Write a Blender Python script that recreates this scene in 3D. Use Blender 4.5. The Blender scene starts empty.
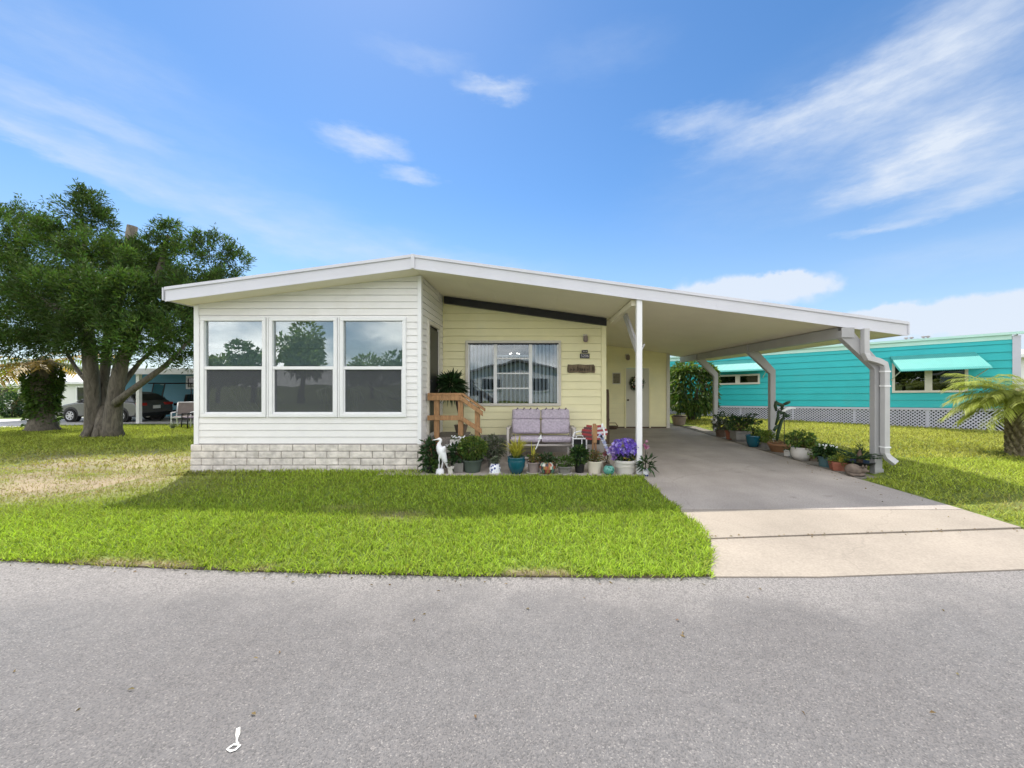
import bpy, bmesh, math, random
import numpy as np
from mathutils import Vector, Matrix, Euler
R = math.radians
random.seed(7)
rng = np.random.default_rng(11)
C = bpy.context.scene.collection
sc = bpy.context.scene

# ------------------------------------------------------------------ camera
CAMZ = 1.5
F = 385.0            # focal length in pixels of a 1024 px wide frame
VX, VY = 536.0, 384.0
cam_d = bpy.data.cameras.new('camera'); cam = bpy.data.objects.new('camera', cam_d); C.objects.link(cam)
cam_d.sensor_width = 36; cam_d.lens = F / 1024 * 36
cam_d.shift_x = -(VX - 512) / 1024
cam_d.clip_start = 0.05; cam_d.clip_end = 3000
cam.location = (0, 0, CAMZ); cam.rotation_euler = (R(90), 0, 0)
sc.camera = cam

# ------------------------------------------------------------------ sun, sky, exposure
KX, KY = 0.30, 0.56                         # shadow offset per metre of height (+x, -y)
sun_dir = Vector((-KX, KY, 1)).normalized() # towards the sun
SUN_EL = math.asin(sun_dir.z); SUN_AZ = math.atan2(sun_dir.x, sun_dir.y)
sd = bpy.data.lights.new('sun', 'SUN'); so = bpy.data.objects.new('sun', sd); C.objects.link(so)
sd.energy = 2.65; sd.angle = R(0.6); sd.color = (1.0, 0.95, 0.86)
so.rotation_euler = sun_dir.to_track_quat('Z', 'Y').to_euler(); so.location = (0, 0, 40)
sc.view_settings.view_transform = 'Standard'; sc.view_settings.look = 'None'
sc.view_settings.exposure = 1.18; sc.view_settings.gamma = 1.0
sc.render.engine = 'CYCLES'
sc.cycles.use_denoising = True
sc.cycles.max_bounces = 8; sc.cycles.diffuse_bounces = 4; sc.cycles.glossy_bounces = 4
sc.cycles.transparent_max_bounces = 12; sc.cycles.transmission_bounces = 4
sc.cycles.sample_clamp_indirect = 6.0

def px_dir(px, py):
    return Vector(((px - VX) / F, 1.0, (VY - py) / F)).normalized()

def build_world():
    w = bpy.data.worlds.new("World"); sc.world = w; w.use_nodes = True
    nt = w.node_tree; nt.nodes.clear(); N = nt.nodes.new; L = nt.links.new
    out = N('ShaderNodeOutputWorld'); bg = N('ShaderNodeBackground'); bg.inputs[1].default_value = 0.115
    sky = N('ShaderNodeTexSky'); sky.sky_type = 'NISHITA'; sky.sun_disc = False
    sky.sun_elevation = SUN_EL; sky.sun_rotation = SUN_AZ
    sky.air_density = 1.0; sky.dust_density = 0.15; sky.ozone_density = 2.2; sky.altitude = 0
    hs = N('ShaderNodeHueSaturation'); hs.inputs['Saturation'].default_value = 1.22; hs.inputs['Value'].default_value = 0.66
    L(sky.outputs[0], hs.inputs['Color'])
    tc = N('ShaderNodeTexCoord')
    sep = N('ShaderNodeSeparateXYZ'); L(tc.outputs['Generated'], sep.inputs[0])
    def math_(op, a, b=None):
        m = N('ShaderNodeMath'); m.operation = op
        for i, s in enumerate((a, b)):
            if s is None: continue
            if isinstance(s, (int, float)): m.inputs[i].default_value = s
            else: L(s, m.inputs[i])
        return m.outputs[0]
    az = math_('ARCTAN2', sep.outputs[0], sep.outputs[1])
    el = math_('ARCSINE', sep.outputs[2])
    comb = N('ShaderNodeCombineXYZ'); L(az, comb.inputs[0]); L(el, comb.inputs[1])
    # wispy warp
    stretch = N('ShaderNodeMapping'); stretch.inputs['Scale'].default_value = (2.0, 5.0, 1); stretch.inputs['Rotation'].default_value = (0, 0, R(3))
    L(comb.outputs[0], stretch.inputs[0])
    nz = N('ShaderNodeTexNoise'); nz.inputs['Scale'].default_value = 2.0; nz.inputs['Detail'].default_value = 7; nz.inputs['Roughness'].default_value = 0.55
    L(stretch.outputs[0], nz.inputs['Vector'])
    sub = N('ShaderNodeVectorMath'); sub.operation = 'SUBTRACT'; L(nz.outputs['Color'], sub.inputs[0]); sub.inputs[1].default_value = (.5, .5, .5)
    scl = N('ShaderNodeVectorMath'); scl.operation = 'MULTIPLY'; L(sub.outputs[0], scl.inputs[0]); scl.inputs[1].default_value = (0.10, 0.045, 0)
    warp0 = N('ShaderNodeVectorMath'); L(comb.outputs[0], warp0.inputs[0]); L(scl.outputs[0], warp0.inputs[1])
    st2 = N('ShaderNodeMapping'); st2.inputs['Scale'].default_value = (7, 22, 1); st2.inputs['Rotation'].default_value = (0, 0, R(-6)); L(comb.outputs[0], st2.inputs[0])
    nf = N('ShaderNodeTexNoise'); nf.inputs['Scale'].default_value = 1.6; nf.inputs['Detail'].default_value = 9; nf.inputs['Roughness'].default_value = 0.62; L(st2.outputs[0], nf.inputs['Vector'])
    sf = N('ShaderNodeVectorMath'); sf.operation = 'SUBTRACT'; L(nf.outputs['Color'], sf.inputs[0]); sf.inputs[1].default_value = (.5, .5, .5)
    sg = N('ShaderNodeVectorMath'); sg.operation = 'MULTIPLY'; L(sf.outputs[0], sg.inputs[0]); sg.inputs[1].default_value = (0.14, 0.055, 0)
    warp = N('ShaderNodeVectorMath'); L(warp0.outputs[0], warp.inputs[0]); L(sg.outputs[0], warp.inputs[1])
    fine = N('ShaderNodeTexNoise'); fine.inputs['Scale'].default_value = 2.2; fine.inputs['Detail'].default_value = 9; fine.inputs['Roughness'].default_value = 0.64
    L(st2.outputs[0], fine.inputs['Vector'])
    def maprange(v, a, b, c, d, smooth=True):
        m = N('ShaderNodeMapRange'); m.interpolation_type = 'SMOOTHSTEP' if smooth else 'LINEAR'
        L(v, m.inputs['Value'])
        for k, x in zip(('From Min', 'From Max', 'To Min', 'To Max'), (a, b, c, d)): m.inputs[k].default_value = x
        return m.outputs['Result']
    finem = maprange(fine.outputs['Fac'], 0.25, 0.75, 0.55, 0.92)
    def patch(px, py, wpx, hpx, rot, amt, src):
        d = px_dir(px, py); a0 = math.atan2(d.x, d.y); e0 = math.asin(d.z)
        mp = N('ShaderNodeMapping'); mp.vector_type = 'TEXTURE'
        mp.inputs['Location'].default_value = (a0, e0, 0); mp.inputs['Rotation'].default_value = (0, 0, R(rot))
        k = math.cos(a0) * math.cos(e0) / F
        mp.inputs['Scale'].default_value = (wpx * k, hpx * k, 1)
        L(src, mp.inputs[0])
        ln = N('ShaderNodeVectorMath'); ln.operation = 'LENGTH'; L(mp.outputs[0], ln.inputs[0])
        return maprange(ln.outputs['Value'], 0.0, 1.0, amt, 0.0)
    tot = None
    for p in [(490, 90, 62, 14, 0, .75), (365, 143, 66, 15, 2, .75), (408, 173, 42, 10, 0, .6), (520, 83, 40, 10, 6, .3),
              (425, 60, 85, 16, 0, .25), (600, 55, 120, 30, 0, .12),
              (40, 140, 120, 15, -22, .45), (130, 180, 170, 18, -24, .36), (70, 108, 120, 20, -6, .42), (230, 215, 150, 20, -16, .25),
              (350, 240, 300, 34, -8, .28), (60, 40, 160, 60, 0, .16), (420, 262, 220, 24, -2, .25),
              (700, 125, 85, 20, -8, .55), (780, 122, 130, 26, 10, .6), (870, 92, 150, 50, 18, .55), (960, 50, 150, 80, 26, .5),
              (960, 135, 150, 50, 6, .6), (900, 165, 130, 26, 14, .5), (985, 188, 120, 20, 4, .6), (920, 180, 120, 16, -4, .4), (880, 226, 60, 9, 0, .5),
              (1020, 150, 120, 60, 0, .35), (850, 130, 320, 110, 10, .22), (150, 120, 260, 90, -15, .14), (960, 255, 160, 30, 2, .2)]:
        v = patch(*p, warp.outputs[0])
        tot = v if tot is None else math_('ADD', tot, v)
    cir = math_('MULTIPLY', tot, finem)
    # noise breaking up the added fill cloud behind the viewer
    fill_noise = N('ShaderNodeTexNoise'); fill_noise.inputs['Scale'].default_value = 2.6; fill_noise.inputs['Detail'].default_value = 6
    mv = N('ShaderNodeMapping'); mv.inputs['Scale'].default_value = (1.4, 3.0, 1); L(comb.outputs[0], mv.inputs[0]); L(mv.outputs[0], fill_noise.inputs['Vector'])
    # added bright cloud behind the viewer, unseen fill light for the shaded front
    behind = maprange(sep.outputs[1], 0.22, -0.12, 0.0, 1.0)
    fill_mask = math_('MULTIPLY', maprange(fill_noise.outputs['Fac'], 0.38, 0.60, 0.1, 1.0), behind)
    # puffy low clouds
    puff = N('ShaderNodeTexNoise'); puff.inputs['Scale'].default_value = 14; puff.inputs['Detail'].default_value = 6; puff.inputs['Roughness'].default_value = 0.55
    L(comb.outputs[0], puff.inputs['Vector'])
    sub2 = N('ShaderNodeVectorMath'); sub2.operation = 'SUBTRACT'; L(puff.outputs['Color'], sub2.inputs[0]); sub2.inputs[1].default_value = (.5, .5, .5)
    scl2 = N('ShaderNodeVectorMath'); scl2.operation = 'MULTIPLY'; L(sub2.outputs[0], scl2.inputs[0]); scl2.inputs[1].default_value = (0.09, 0.07, 0)
    warp2 = N('ShaderNodeVectorMath'); L(comb.outputs[0], warp2.inputs[0]); L(scl2.outputs[0], warp2.inputs[1])
    cum = None
    for p in [(745, 292, 95, 22, -6, 1.6), (790, 283, 60, 16, 0, 1.5), (700, 300, 60, 18, 0, 1.2), (960, 312, 140, 26, 2, 1.7), (1040, 315, 120, 30, 0, 1.7), (900, 318, 70, 16, 0, 1.0),
              (1000, 345, 260, 34, 0, .7), (150, 330, 260, 22, 0, .5)]:
        v = patch(*p, warp2.outputs[0])
        cum = v if cum is None else math_('ADD', cum, v)
    cumm = maprange(cum, 0.15, 1.0, 0.0, 0.92)
    allc = math_('MAXIMUM', cir, cumm)
    cl = N('ShaderNodeClamp'); L(allc, cl.inputs[0]); cl.inputs['Max'].default_value = 0.95
    # whitening towards the horizon (a humid day)
    hor = maprange(sep.outputs[2], 0.0, 0.46, 0.6, 0.0)
    mixh = N('ShaderNodeMixRGB'); L(hor, mixh.inputs[0]); L(hs.outputs[0], mixh.inputs[1]); mixh.inputs[2].default_value = (2.1, 2.8, 3.9, 1)
    mix = N('ShaderNodeMixRGB'); L(cl.outputs[0], mix.inputs[0]); L(mixh.outputs[0], mix.inputs[1]); mix.inputs[2].default_value = (3.0, 3.3, 3.75, 1)
    mixb = N('ShaderNodeMixRGB'); L(fill_mask, mixb.inputs[0]); L(mix.outputs[0], mixb.inputs[1]); mixb.inputs[2].default_value = (11.0, 10.8, 10.6, 1)
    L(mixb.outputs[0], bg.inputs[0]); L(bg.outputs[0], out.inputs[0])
build_world()

# ------------------------------------------------------------------ materials
def new_mat(name):
    m = bpy.data.materials.new(name); m.use_nodes = True
    nt = m.node_tree
    return m, nt, nt.nodes['Principled BSDF'], nt.nodes['Material Output']

def mat(name, col, rough=.6, var=.12, scale=8.0, bump=0.0, bscale=None, metal=0.0, spec=.4, stain=None, stain_scale=1.5, stain_amt=.5, stretch=None):
    """procedural paint / stone / plastic: colour wander by noise, optional larger stains, optional bump"""
    m, nt, b, out = new_mat(name); N = nt.nodes.new; L = nt.links.new
    tc = N('ShaderNodeTexCoord'); mp = N('ShaderNodeMapping'); L(tc.outputs['Object'], mp.inputs[0])
    if stretch: mp.inputs['Scale'].default_value = stretch
    nz = N('ShaderNodeTexNoise'); nz.inputs['Scale'].default_value = scale; nz.inputs['Detail'].default_value = 6; L(mp.outputs[0], nz.inputs['Vector'])
    ramp = N('ShaderNodeValToRGB'); L(nz.outputs['Fac'], ramp.inputs[0])
    c = Vector(col)
    ramp.color_ramp.elements[0].position = .3; ramp.color_ramp.elements[1].position = .72
    ramp.color_ramp.elements[0].color = (*(c * (1 - var)), 1); ramp.color_ramp.elements[1].color = (*[min(1, x) for x in c * (1 + var)], 1)
    last = ramp.outputs[0]
    if stain:
        n2 = N('ShaderNodeTexNoise'); n2.inputs['Scale'].default_value = stain_scale; n2.inputs['Detail'].default_value = 7; n2.inputs['Roughness'].default_value = .65; L(tc.outputs['Object'], n2.inputs['Vector'])
        mr = N('ShaderNodeMapRange'); mr.interpolation_type = 'SMOOTHSTEP'; L(n2.outputs['Fac'], mr.inputs[0]); mr.inputs[1].default_value = .5; mr.inputs[2].default_value = .72; mr.inputs[3].default_value = 0; mr.inputs[4].default_value = stain_amt
        mx = N('ShaderNodeMixRGB'); L(mr.outputs[0], mx.inputs[0]); L(last, mx.inputs[1]); mx.inputs[2].default_value = (*stain, 1); last = mx.outputs[0]
    L(last, b.inputs['Base Color'])
    b.inputs['Roughness'].default_value = rough; b.inputs['Metallic'].default_value = metal; b.inputs['Specular IOR Level'].default_value = spec
    if bump:
        n3 = N('ShaderNodeTexNoise'); n3.inputs['Scale'].default_value = bscale or scale * 4; n3.inputs['Detail'].default_value = 5; L(mp.outputs[0], n3.inputs['Vector'])
        bp = N('ShaderNodeBump'); bp.inputs['Strength'].default_value = bump; bp.inputs['Distance'].default_value = .02; L(n3.outputs['Fac'], bp.inputs['Height']); L(bp.outputs[0], b.inputs['Normal'])
    return m

def leaf_mat(name, col, rough=.55, trans=.35, tcol=None, var=.35, spec=.3):
    """foliage: per-leaf tint from the 'tint' attribute, some light through the leaf"""
    m, nt, b, out = new_mat(name); N = nt.nodes.new; L = nt.links.new
    at = N('ShaderNodeAttribute'); at.attribute_name = 'tint'
    mx = N('ShaderNodeMixRGB'); mx.blend_type = 'MULTIPLY'; mx.inputs[0].default_value = 1; mx.inputs[1].default_value = (*col, 1); L(at.outputs['Color'], mx.inputs[2])
    L(mx.outputs[0], b.inputs['Base Color']); b.inputs['Roughness'].default_value = rough; b.inputs['Specular IOR Level'].default_value = spec
    tr = N('ShaderNodeBsdfTranslucent'); t2 = N('ShaderNodeMixRGB'); t2.blend_type = 'MULTIPLY'; t2.inputs[0].default_value = 1
    t2.inputs[1].default_value = (*(tcol or [min(1, c * k) for c, k in zip(col, (1.5, 1.6, .8))]), 1); L(at.outputs['Color'], t2.inputs[2]); L(t2.outputs[0], tr.inputs[0])
    ms = N('ShaderNodeMixShader'); ms.inputs[0].default_value = trans; L(b.outputs[0], ms.inputs[1]); L(tr.outputs[0], ms.inputs[2]); L(ms.outputs[0], out.inputs[0])
    return m

def glass_mat(name, base=.2, tint=(.75, .8, .8), rough=.0):
    m, nt, b, out = new_mat(name); N = nt.nodes.new; L = nt.links.new
    nt.nodes.remove(b)
    tr = N('ShaderNodeBsdfTransparent'); tr.inputs[0].default_value = (*tint, 1)
    gl = N('ShaderNodeBsdfGlossy'); gl.inputs['Roughness'].default_value = rough; gl.inputs['Color'].default_value = (.92, .96, .98, 1)
    tc = N('ShaderNodeTexCoord'); nz = N('ShaderNodeTexNoise'); nz.inputs['Scale'].default_value = 1.6; nz.inputs['Detail'].default_value = 1; L(tc.outputs['Object'], nz.inputs['Vector'])
    bp = N('ShaderNodeBump'); bp.inputs['Strength'].default_value = .04; bp.inputs['Distance'].default_value = .05; L(nz.outputs['Fac'], bp.inputs['Height']); L(bp.outputs[0], gl.inputs['Normal'])
    lw = N('ShaderNodeLayerWeight'); lw.inputs['Blend'].default_value = .25
    mr = N('ShaderNodeMapRange'); L(lw.outputs['Facing'], mr.inputs[0]); mr.inputs[3].default_value = base; mr.inputs[4].default_value = 1.0
    ms = N('ShaderNodeMixShader'); L(mr.outputs[0], ms.inputs[0]); L(tr.outputs[0], ms.inputs[1]); L(gl.outputs[0], ms.inputs[2]); L(ms.outputs[0], out.inputs[0])
    return m

def asphalt_mat():
    m, nt, b, out = new_mat('asphalt'); N = nt.nodes.new; L = nt.links.new
    tc = N('ShaderNodeTexCoord'); co = tc.outputs['Object']
    n1 = N('ShaderNodeTexNoise'); n1.inputs['Scale'].default_value = .7; n1.inputs['Detail'].default_value = 5; L(co, n1.inputs['Vector'])
    r1 = N('ShaderNodeValToRGB'); L(n1.outputs['Fac'], r1.inputs[0])
    r1.color_ramp.elements[0].position = .32; r1.color_ramp.elements[0].color = (.158, .151, .150, 1); r1.color_ramp.elements[1].position = .7; r1.color_ramp.elements[1].color = (.176, .171, .171, 1)
    v = N('ShaderNodeTexVoronoi'); v.inputs['Scale'].default_value = 165; v.inputs['Randomness'].default_value = 1; L(co, v.inputs['Vector'])
    sp = N('ShaderNodeSeparateColor'); L(v.outputs['Color'], sp.inputs[0])
    # stones: pale, tan, dark grains
    r2 = N('ShaderNodeValToRGB'); L(sp.outputs[0], r2.inputs[0]); cr = r2.color_ramp; cr.interpolation = 'CONSTANT'
    cr.elements[0].position = 0; cr.elements[0].color = (.58, .57, .56, 1)
    cr.elements[1].position = .2; cr.elements[1].color = (.85, .85, .85, 1)
    for p, c in ((.5, (1.06, 1.03, 1.0)), (.78, (1.25, 1.2, 1.15)), (.95, (1.9, 1.82, 1.7))):
        e = cr.elements.new(p); e.color = (*c, 1)
    mul = N('ShaderNodeMixRGB'); mul.blend_type = 'MULTIPLY'; mul.inputs[0].default_value = .62; L(r1.outputs[0], mul.inputs[1]); L(r2.outputs[0], mul.inputs[2])
    n3 = N('ShaderNodeTexNoise'); n3.inputs['Scale'].default_value = 11; n3.inputs['Detail'].default_value = 7; L(co, n3.inputs['Vector'])
    mr = N('ShaderNodeMapRange'); L(n3.outputs['Fac'], mr.inputs[0]); mr.inputs[1].default_value = .35; mr.inputs[2].default_value = .65; mr.inputs[3].default_value = .95; mr.inputs[4].default_value = 1.05
    mul2 = N('ShaderNodeMixRGB'); mul2.blend_type = 'MULTIPLY'; mul2.inputs[0].default_value = 1; L(mul.outputs[0], mul2.inputs[1]); L(mr.outputs[0], mul2.inputs[2])
    # pale grit washed along the street edge
    sep = N('ShaderNodeSeparateXYZ'); L(co, sep.inputs[0])
    n4 = N('ShaderNodeTexNoise'); n4.inputs['Scale'].default_value = 1.6; n4.inputs['Detail'].default_value = 6; L(co, n4.inputs['Vector'])
    ad = N('ShaderNodeMath'); ad.operation = 'MULTIPLY_ADD'; L(n4.outputs['Fac'], ad.inputs[0]); ad.inputs[1].default_value = 1.5; L(sep.outputs[1], ad.inputs[2])
    mg = N('ShaderNodeMapRange'); mg.interpolation_type = 'SMOOTHSTEP'; L(ad.outputs[0], mg.inputs[0]); mg.inputs[1].default_value = 3.1; mg.inputs[2].default_value = 3.75; mg.inputs[3].default_value = 0; mg.inputs[4].default_value = .55
    gv = N('ShaderNodeTexVoronoi'); gv.inputs['Scale'].default_value = 130; L(co, gv.inputs['Vector'])
    gr = N('ShaderNodeSeparateColor'); L(gv.outputs['Color'], gr.inputs[0])
    gm = N('ShaderNodeMapRange'); L(gr.outputs[1], gm.inputs[0]); gm.inputs[3].default_value = .5; gm.inputs[4].default_value = 1.4
    gc = N('ShaderNodeMixRGB'); gc.blend_type = 'MULTIPLY'; gc.inputs[0].default_value = 1; gc.inputs[1].default_value = (.30, .28, .265, 1); L(gm.outputs[0], gc.inputs[2])
    mx = N('ShaderNodeMixRGB'); L(mg.outputs[0], mx.inputs[0]); L(mul2.outputs[0], mx.inputs[1]); L(gc.outputs[0], mx.inputs[2])
    L(mx.outputs[0], b.inputs['Base Color']); b.inputs['Roughness'].default_value = .85; b.inputs['Specular IOR Level'].default_value = .25
    bp = N('ShaderNodeBump'); bp.inputs['Strength'].default_value = .6; bp.inputs['Distance'].default_value = .006; L(v.outputs['Distance'], bp.inputs['Height']); bp.invert = True
    L(bp.outputs[0], b.inputs['Normal'])
    return m

def concrete_mat(name, col, speck=.25, old=0.0, tyres=False):
    m, nt, b, out = new_mat(name); N = nt.nodes.new; L = nt.links.new
    tc = N('ShaderNodeTexCoord'); co = tc.outputs['Object']
    n1 = N('ShaderNodeTexNoise'); n1.inputs['Scale'].default_value = .9; n1.inputs['Detail'].default_value = 8; n1.inputs['Roughness'].default_value = .62; L(co, n1.inputs['Vector'])
    r = N('ShaderNodeValToRGB'); L(n1.outputs['Fac'], r.inputs[0]); c = Vector(col)
    r.color_ramp.elements[0].position = .3; r.color_ramp.elements[0].color = (*(c * (.84 - old * .2)), 1); r.color_ramp.elements[1].position = .7; r.color_ramp.elements[1].color = (*(c * (1.1 + old * .1)), 1)
    v = N('ShaderNodeTexNoise'); v.inputs['Scale'].default_value = 60; v.inputs['Detail'].default_value = 3; L(co, v.inputs['Vector'])
    mr = N('ShaderNodeMapRange'); L(v.outputs['Fac'], mr.inputs[0]); mr.inputs[1].default_value = .3; mr.inputs[2].default_value = .7; mr.inputs[3].default_value = 1 - speck; mr.inputs[4].default_value = 1 + speck
    mu = N('ShaderNodeMixRGB'); mu.blend_type = 'MULTIPLY'; mu.inputs[0].default_value = 1; L(r.outputs[0], mu.inputs[1]); L(mr.outputs[0], mu.inputs[2])
    last = mu.outputs[0]
    if tyres:      # rubber and drip stains along the two wheel tracks
        sx = N('ShaderNodeSeparateXYZ'); L(co, sx.inputs[0])
        for xc in (2.65, 4.15):
            df = N('ShaderNodeMath'); df.operation = 'SUBTRACT'; L(sx.outputs[0], df.inputs[0]); df.inputs[1].default_value = xc
            ab = N('ShaderNodeMath'); ab.operation = 'ABSOLUTE'; L(df.outputs[0], ab.inputs[0])
            tr = N('ShaderNodeMapRange'); tr.interpolation_type = 'SMOOTHSTEP'; L(ab.outputs[0], tr.inputs[0]); tr.inputs[1].default_value = .04; tr.inputs[2].default_value = .42; tr.inputs[3].default_value = .34; tr.inputs[4].default_value = 0
            ms_ = N('ShaderNodeMapping'); ms_.inputs['Scale'].default_value = (3.2, .55, 1); L(co, ms_.inputs[0])
            ns = N('ShaderNodeTexNoise'); ns.inputs['Scale'].default_value = 1.5; ns.inputs['Detail'].default_value = 6; L(ms_.outputs[0], ns.inputs['Vector'])
            mm = N('ShaderNodeMath'); mm.operation = 'MULTIPLY'; L(tr.outputs[0], mm.inputs[0]); L(ns.outputs['Fac'], mm.inputs[1])
            mt = N('ShaderNodeMixRGB'); L(mm.outputs[0], mt.inputs[0]); L(last, mt.inputs[1]); mt.inputs[2].default_value = (*(c * .45), 1); last = mt.outputs[0]
        no = N('ShaderNodeTexNoise'); no.inputs['Scale'].default_value = 1.9; no.inputs['Detail'].default_value = 4; L(co, no.inputs['Vector'])
        mo = N('ShaderNodeMapRange'); mo.interpolation_type = 'SMOOTHSTEP'; L(no.outputs['Fac'], mo.inputs[0]); mo.inputs[1].default_value = .66; mo.inputs[2].default_value = .74; mo.inputs[3].default_value = 0; mo.inputs[4].default_value = .4
        mt = N('ShaderNodeMixRGB'); L(mo.outputs[0], mt.inputs[0]); L(last, mt.inputs[1]); mt.inputs[2].default_value = (*(c * .4), 1); last = mt.outputs[0]
    # hairline cracks
    vc = N('ShaderNodeTexVoronoi'); vc.feature = 'DISTANCE_TO_EDGE'; vc.inputs['Scale'].default_value = .38
    nd = N('ShaderNodeTexNoise'); nd.inputs['Scale'].default_value = 2.5; nd.inputs['Detail'].default_value = 5; L(co, nd.inputs['Vector'])
    va = N('ShaderNodeVectorMath'); va.operation = 'MULTIPLY_ADD'; L(nd.outputs['Color'], va.inputs[0]); va.inputs[1].default_value = (.35, .35, 0); L(co, va.inputs[2]); L(va.outputs[0], vc.inputs['Vector'])
    cm = N('ShaderNodeMapRange'); L(vc.outputs['Distance'], cm.inputs[0]); cm.inputs[1].default_value = .0; cm.inputs[2].default_value = .004; cm.inputs[3].default_value = .28; cm.inputs[4].default_value = 0
    mk = N('ShaderNodeMixRGB'); L(cm.outputs[0], mk.inputs[0]); L(last, mk.inputs[1]); mk.inputs[2].default_value = (*(c * .5), 1); last = mk.outputs[0]
    L(last, b.inputs['Base Color']); b.inputs['Roughness'].default_value = .8; b.inputs['Specular IOR Level'].default_value = .3
    bp = N('ShaderNodeBump'); bp.inputs['Strength'].default_value = .25; bp.inputs['Distance'].default_value = .006; L(v.outputs['Fac'], bp.inputs['Height']); L(bp.outputs[0], b.inputs['Normal'])
    return m

def wood_mat(name, col, dark=.6):
    m, nt, b, out = new_mat(name); N = nt.nodes.new; L = nt.links.new
    tc = N('ShaderNodeTexCoord'); mp = N('ShaderNodeMapping'); mp.inputs['Scale'].default_value = (30, 30, 6); L(tc.outputs['Object'], mp.inputs[0])
    nz = N('ShaderNodeTexNoise'); nz.inputs['Scale'].default_value = 1.4; nz.inputs['Detail'].default_value = 7; nz.inputs['Distortion'].default_value = .6; L(mp.outputs[0], nz.inputs['Vector'])
    r = N('ShaderNodeValToRGB'); L(nz.outputs['Fac'], r.inputs[0]); c = Vector(col)
    r.color_ramp.elements[0].position = .3; r.color_ramp.elements[0].color = (*(c * dark), 1); r.color_ramp.elements[1].position = .65; r.color_ramp.elements[1].color = (*(c * 1.15), 1)
    L(r.outputs[0], b.inputs['Base Color']); b.inputs['Roughness'].default_value = .7
    bp = N('ShaderNodeBump'); bp.inputs['Strength'].default_value = .2; bp.inputs['Distance'].default_value = .004; L(nz.outputs['Fac'], bp.inputs['Height']); L(bp.outputs[0], b.inputs['Normal'])
    return m

def bark_mat(name, col):
    m, nt, b, out = new_mat(name); N = nt.nodes.new; L = nt.links.new
    tc = N('ShaderNodeTexCoord'); mp = N('ShaderNodeMapping'); mp.inputs['Scale'].default_value = (7, 7, 1.6); L(tc.outputs['Object'], mp.inputs[0])
    nz = N('ShaderNodeTexNoise'); nz.inputs['Scale'].default_value = 1.6; nz.inputs['Detail'].default_value = 9; nz.inputs['Roughness'].default_value = .65; nz.inputs['Distortion'].default_value = .8; L(mp.outputs[0], nz.inputs['Vector'])
    r = N('ShaderNodeValToRGB'); L(nz.outputs['Fac'], r.inputs[0]); c = Vector(col)
    r.color_ramp.elements[0].position = .32; r.color_ramp.elements[0].color = (*(c * .4), 1); r.color_ramp.elements[1].position = .68; r.color_ramp.elements[1].color = (*(c * 1.35), 1)
    L(r.outputs[0], b.inputs['Base Color']); b.inputs['Roughness'].default_value = .9
    bp = N('ShaderNodeBump'); bp.inputs['Strength'].default_value = .9; bp.inputs['Distance'].default_value = .05; L(nz.outputs['Fac'], bp.inputs['Height']); L(bp.outputs[0], b.inputs['Normal'])
    return m

def tint_mat(name, rough=.5, mul=(1, 1, 1)):
    """colour straight from the per-face 'tint' attribute (mosaic, flowers, painted ornaments)"""
    m, nt, b, out = new_mat(name); at = nt.nodes.new('ShaderNodeAttribute'); at.attribute_name = 'tint'
    nz = nt.nodes.new('ShaderNodeTexNoise'); nz.inputs['Scale'].default_value = 25
    mr = nt.nodes.new('ShaderNodeMapRange'); nt.links.new(nz.outputs['Fac'], mr.inputs[0]); mr.inputs[3].default_value = .75; mr.inputs[4].default_value = 1.25
    mx = nt.nodes.new('ShaderNodeMixRGB'); mx.blend_type = 'MULTIPLY'; mx.inputs[0].default_value = 1; nt.links.new(at.outputs['Color'], mx.inputs[1]); nt.links.new(mr.outputs[0], mx.inputs[2])
    nt.links.new(mx.outputs[0], b.inputs['Base Color']); b.inputs['Roughness'].default_value = rough
    return m

def glaze_mat(name, c1, c2, scale=14, thr=.5, rough=.25):
    """glazed ceramic with a painted two-colour pattern"""
    m, nt, b, out = new_mat(name); N = nt.nodes.new; L = nt.links.new
    tc = N('ShaderNodeTexCoord'); v = N('ShaderNodeTexVoronoi'); v.inputs['Scale'].default_value = scale; L(tc.outputs['Object'], v.inputs['Vector'])
    mr = N('ShaderNodeMapRange'); mr.interpolation_type = 'SMOOTHSTEP'; L(v.outputs['Distance'], mr.inputs[0]); mr.inputs[1].default_value = thr - .05; mr.inputs[2].default_value = thr + .05
    mx = N('ShaderNodeMixRGB'); L(mr.outputs[0], mx.inputs[0]); mx.inputs[1].default_value = (*c1, 1); mx.inputs[2].default_value = (*c2, 1)
    L(mx.outputs[0], b.inputs['Base Color']); b.inputs['Roughness'].default_value = rough; b.inputs['Specular IOR Level'].default_value = .5
    return m

def screen_mat():
    m, nt, b, out = new_mat('insect_screen'); N = nt.nodes.new; L = nt.links.new
    nz = N('ShaderNodeTexNoise'); nz.inputs['Scale'].default_value = 3
    rr = N('ShaderNodeValToRGB'); L(nz.outputs['Fac'], rr.inputs[0]); rr.color_ramp.elements[0].color = (.075, .082, .092, 1); rr.color_ramp.elements[1].color = (.105, .115, .128, 1)
    L(rr.outputs[0], b.inputs['Base Color']); b.inputs['Roughness'].default_value = .6
    tr = N('ShaderNodeBsdfTransparent'); ms = N('ShaderNodeMixShader'); ms.inputs[0].default_value = .55
    L(tr.outputs[0], ms.inputs[1]); L(b.outputs[0], ms.inputs[2]); L(ms.outputs[0], out.inputs[0])
    return m

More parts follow.
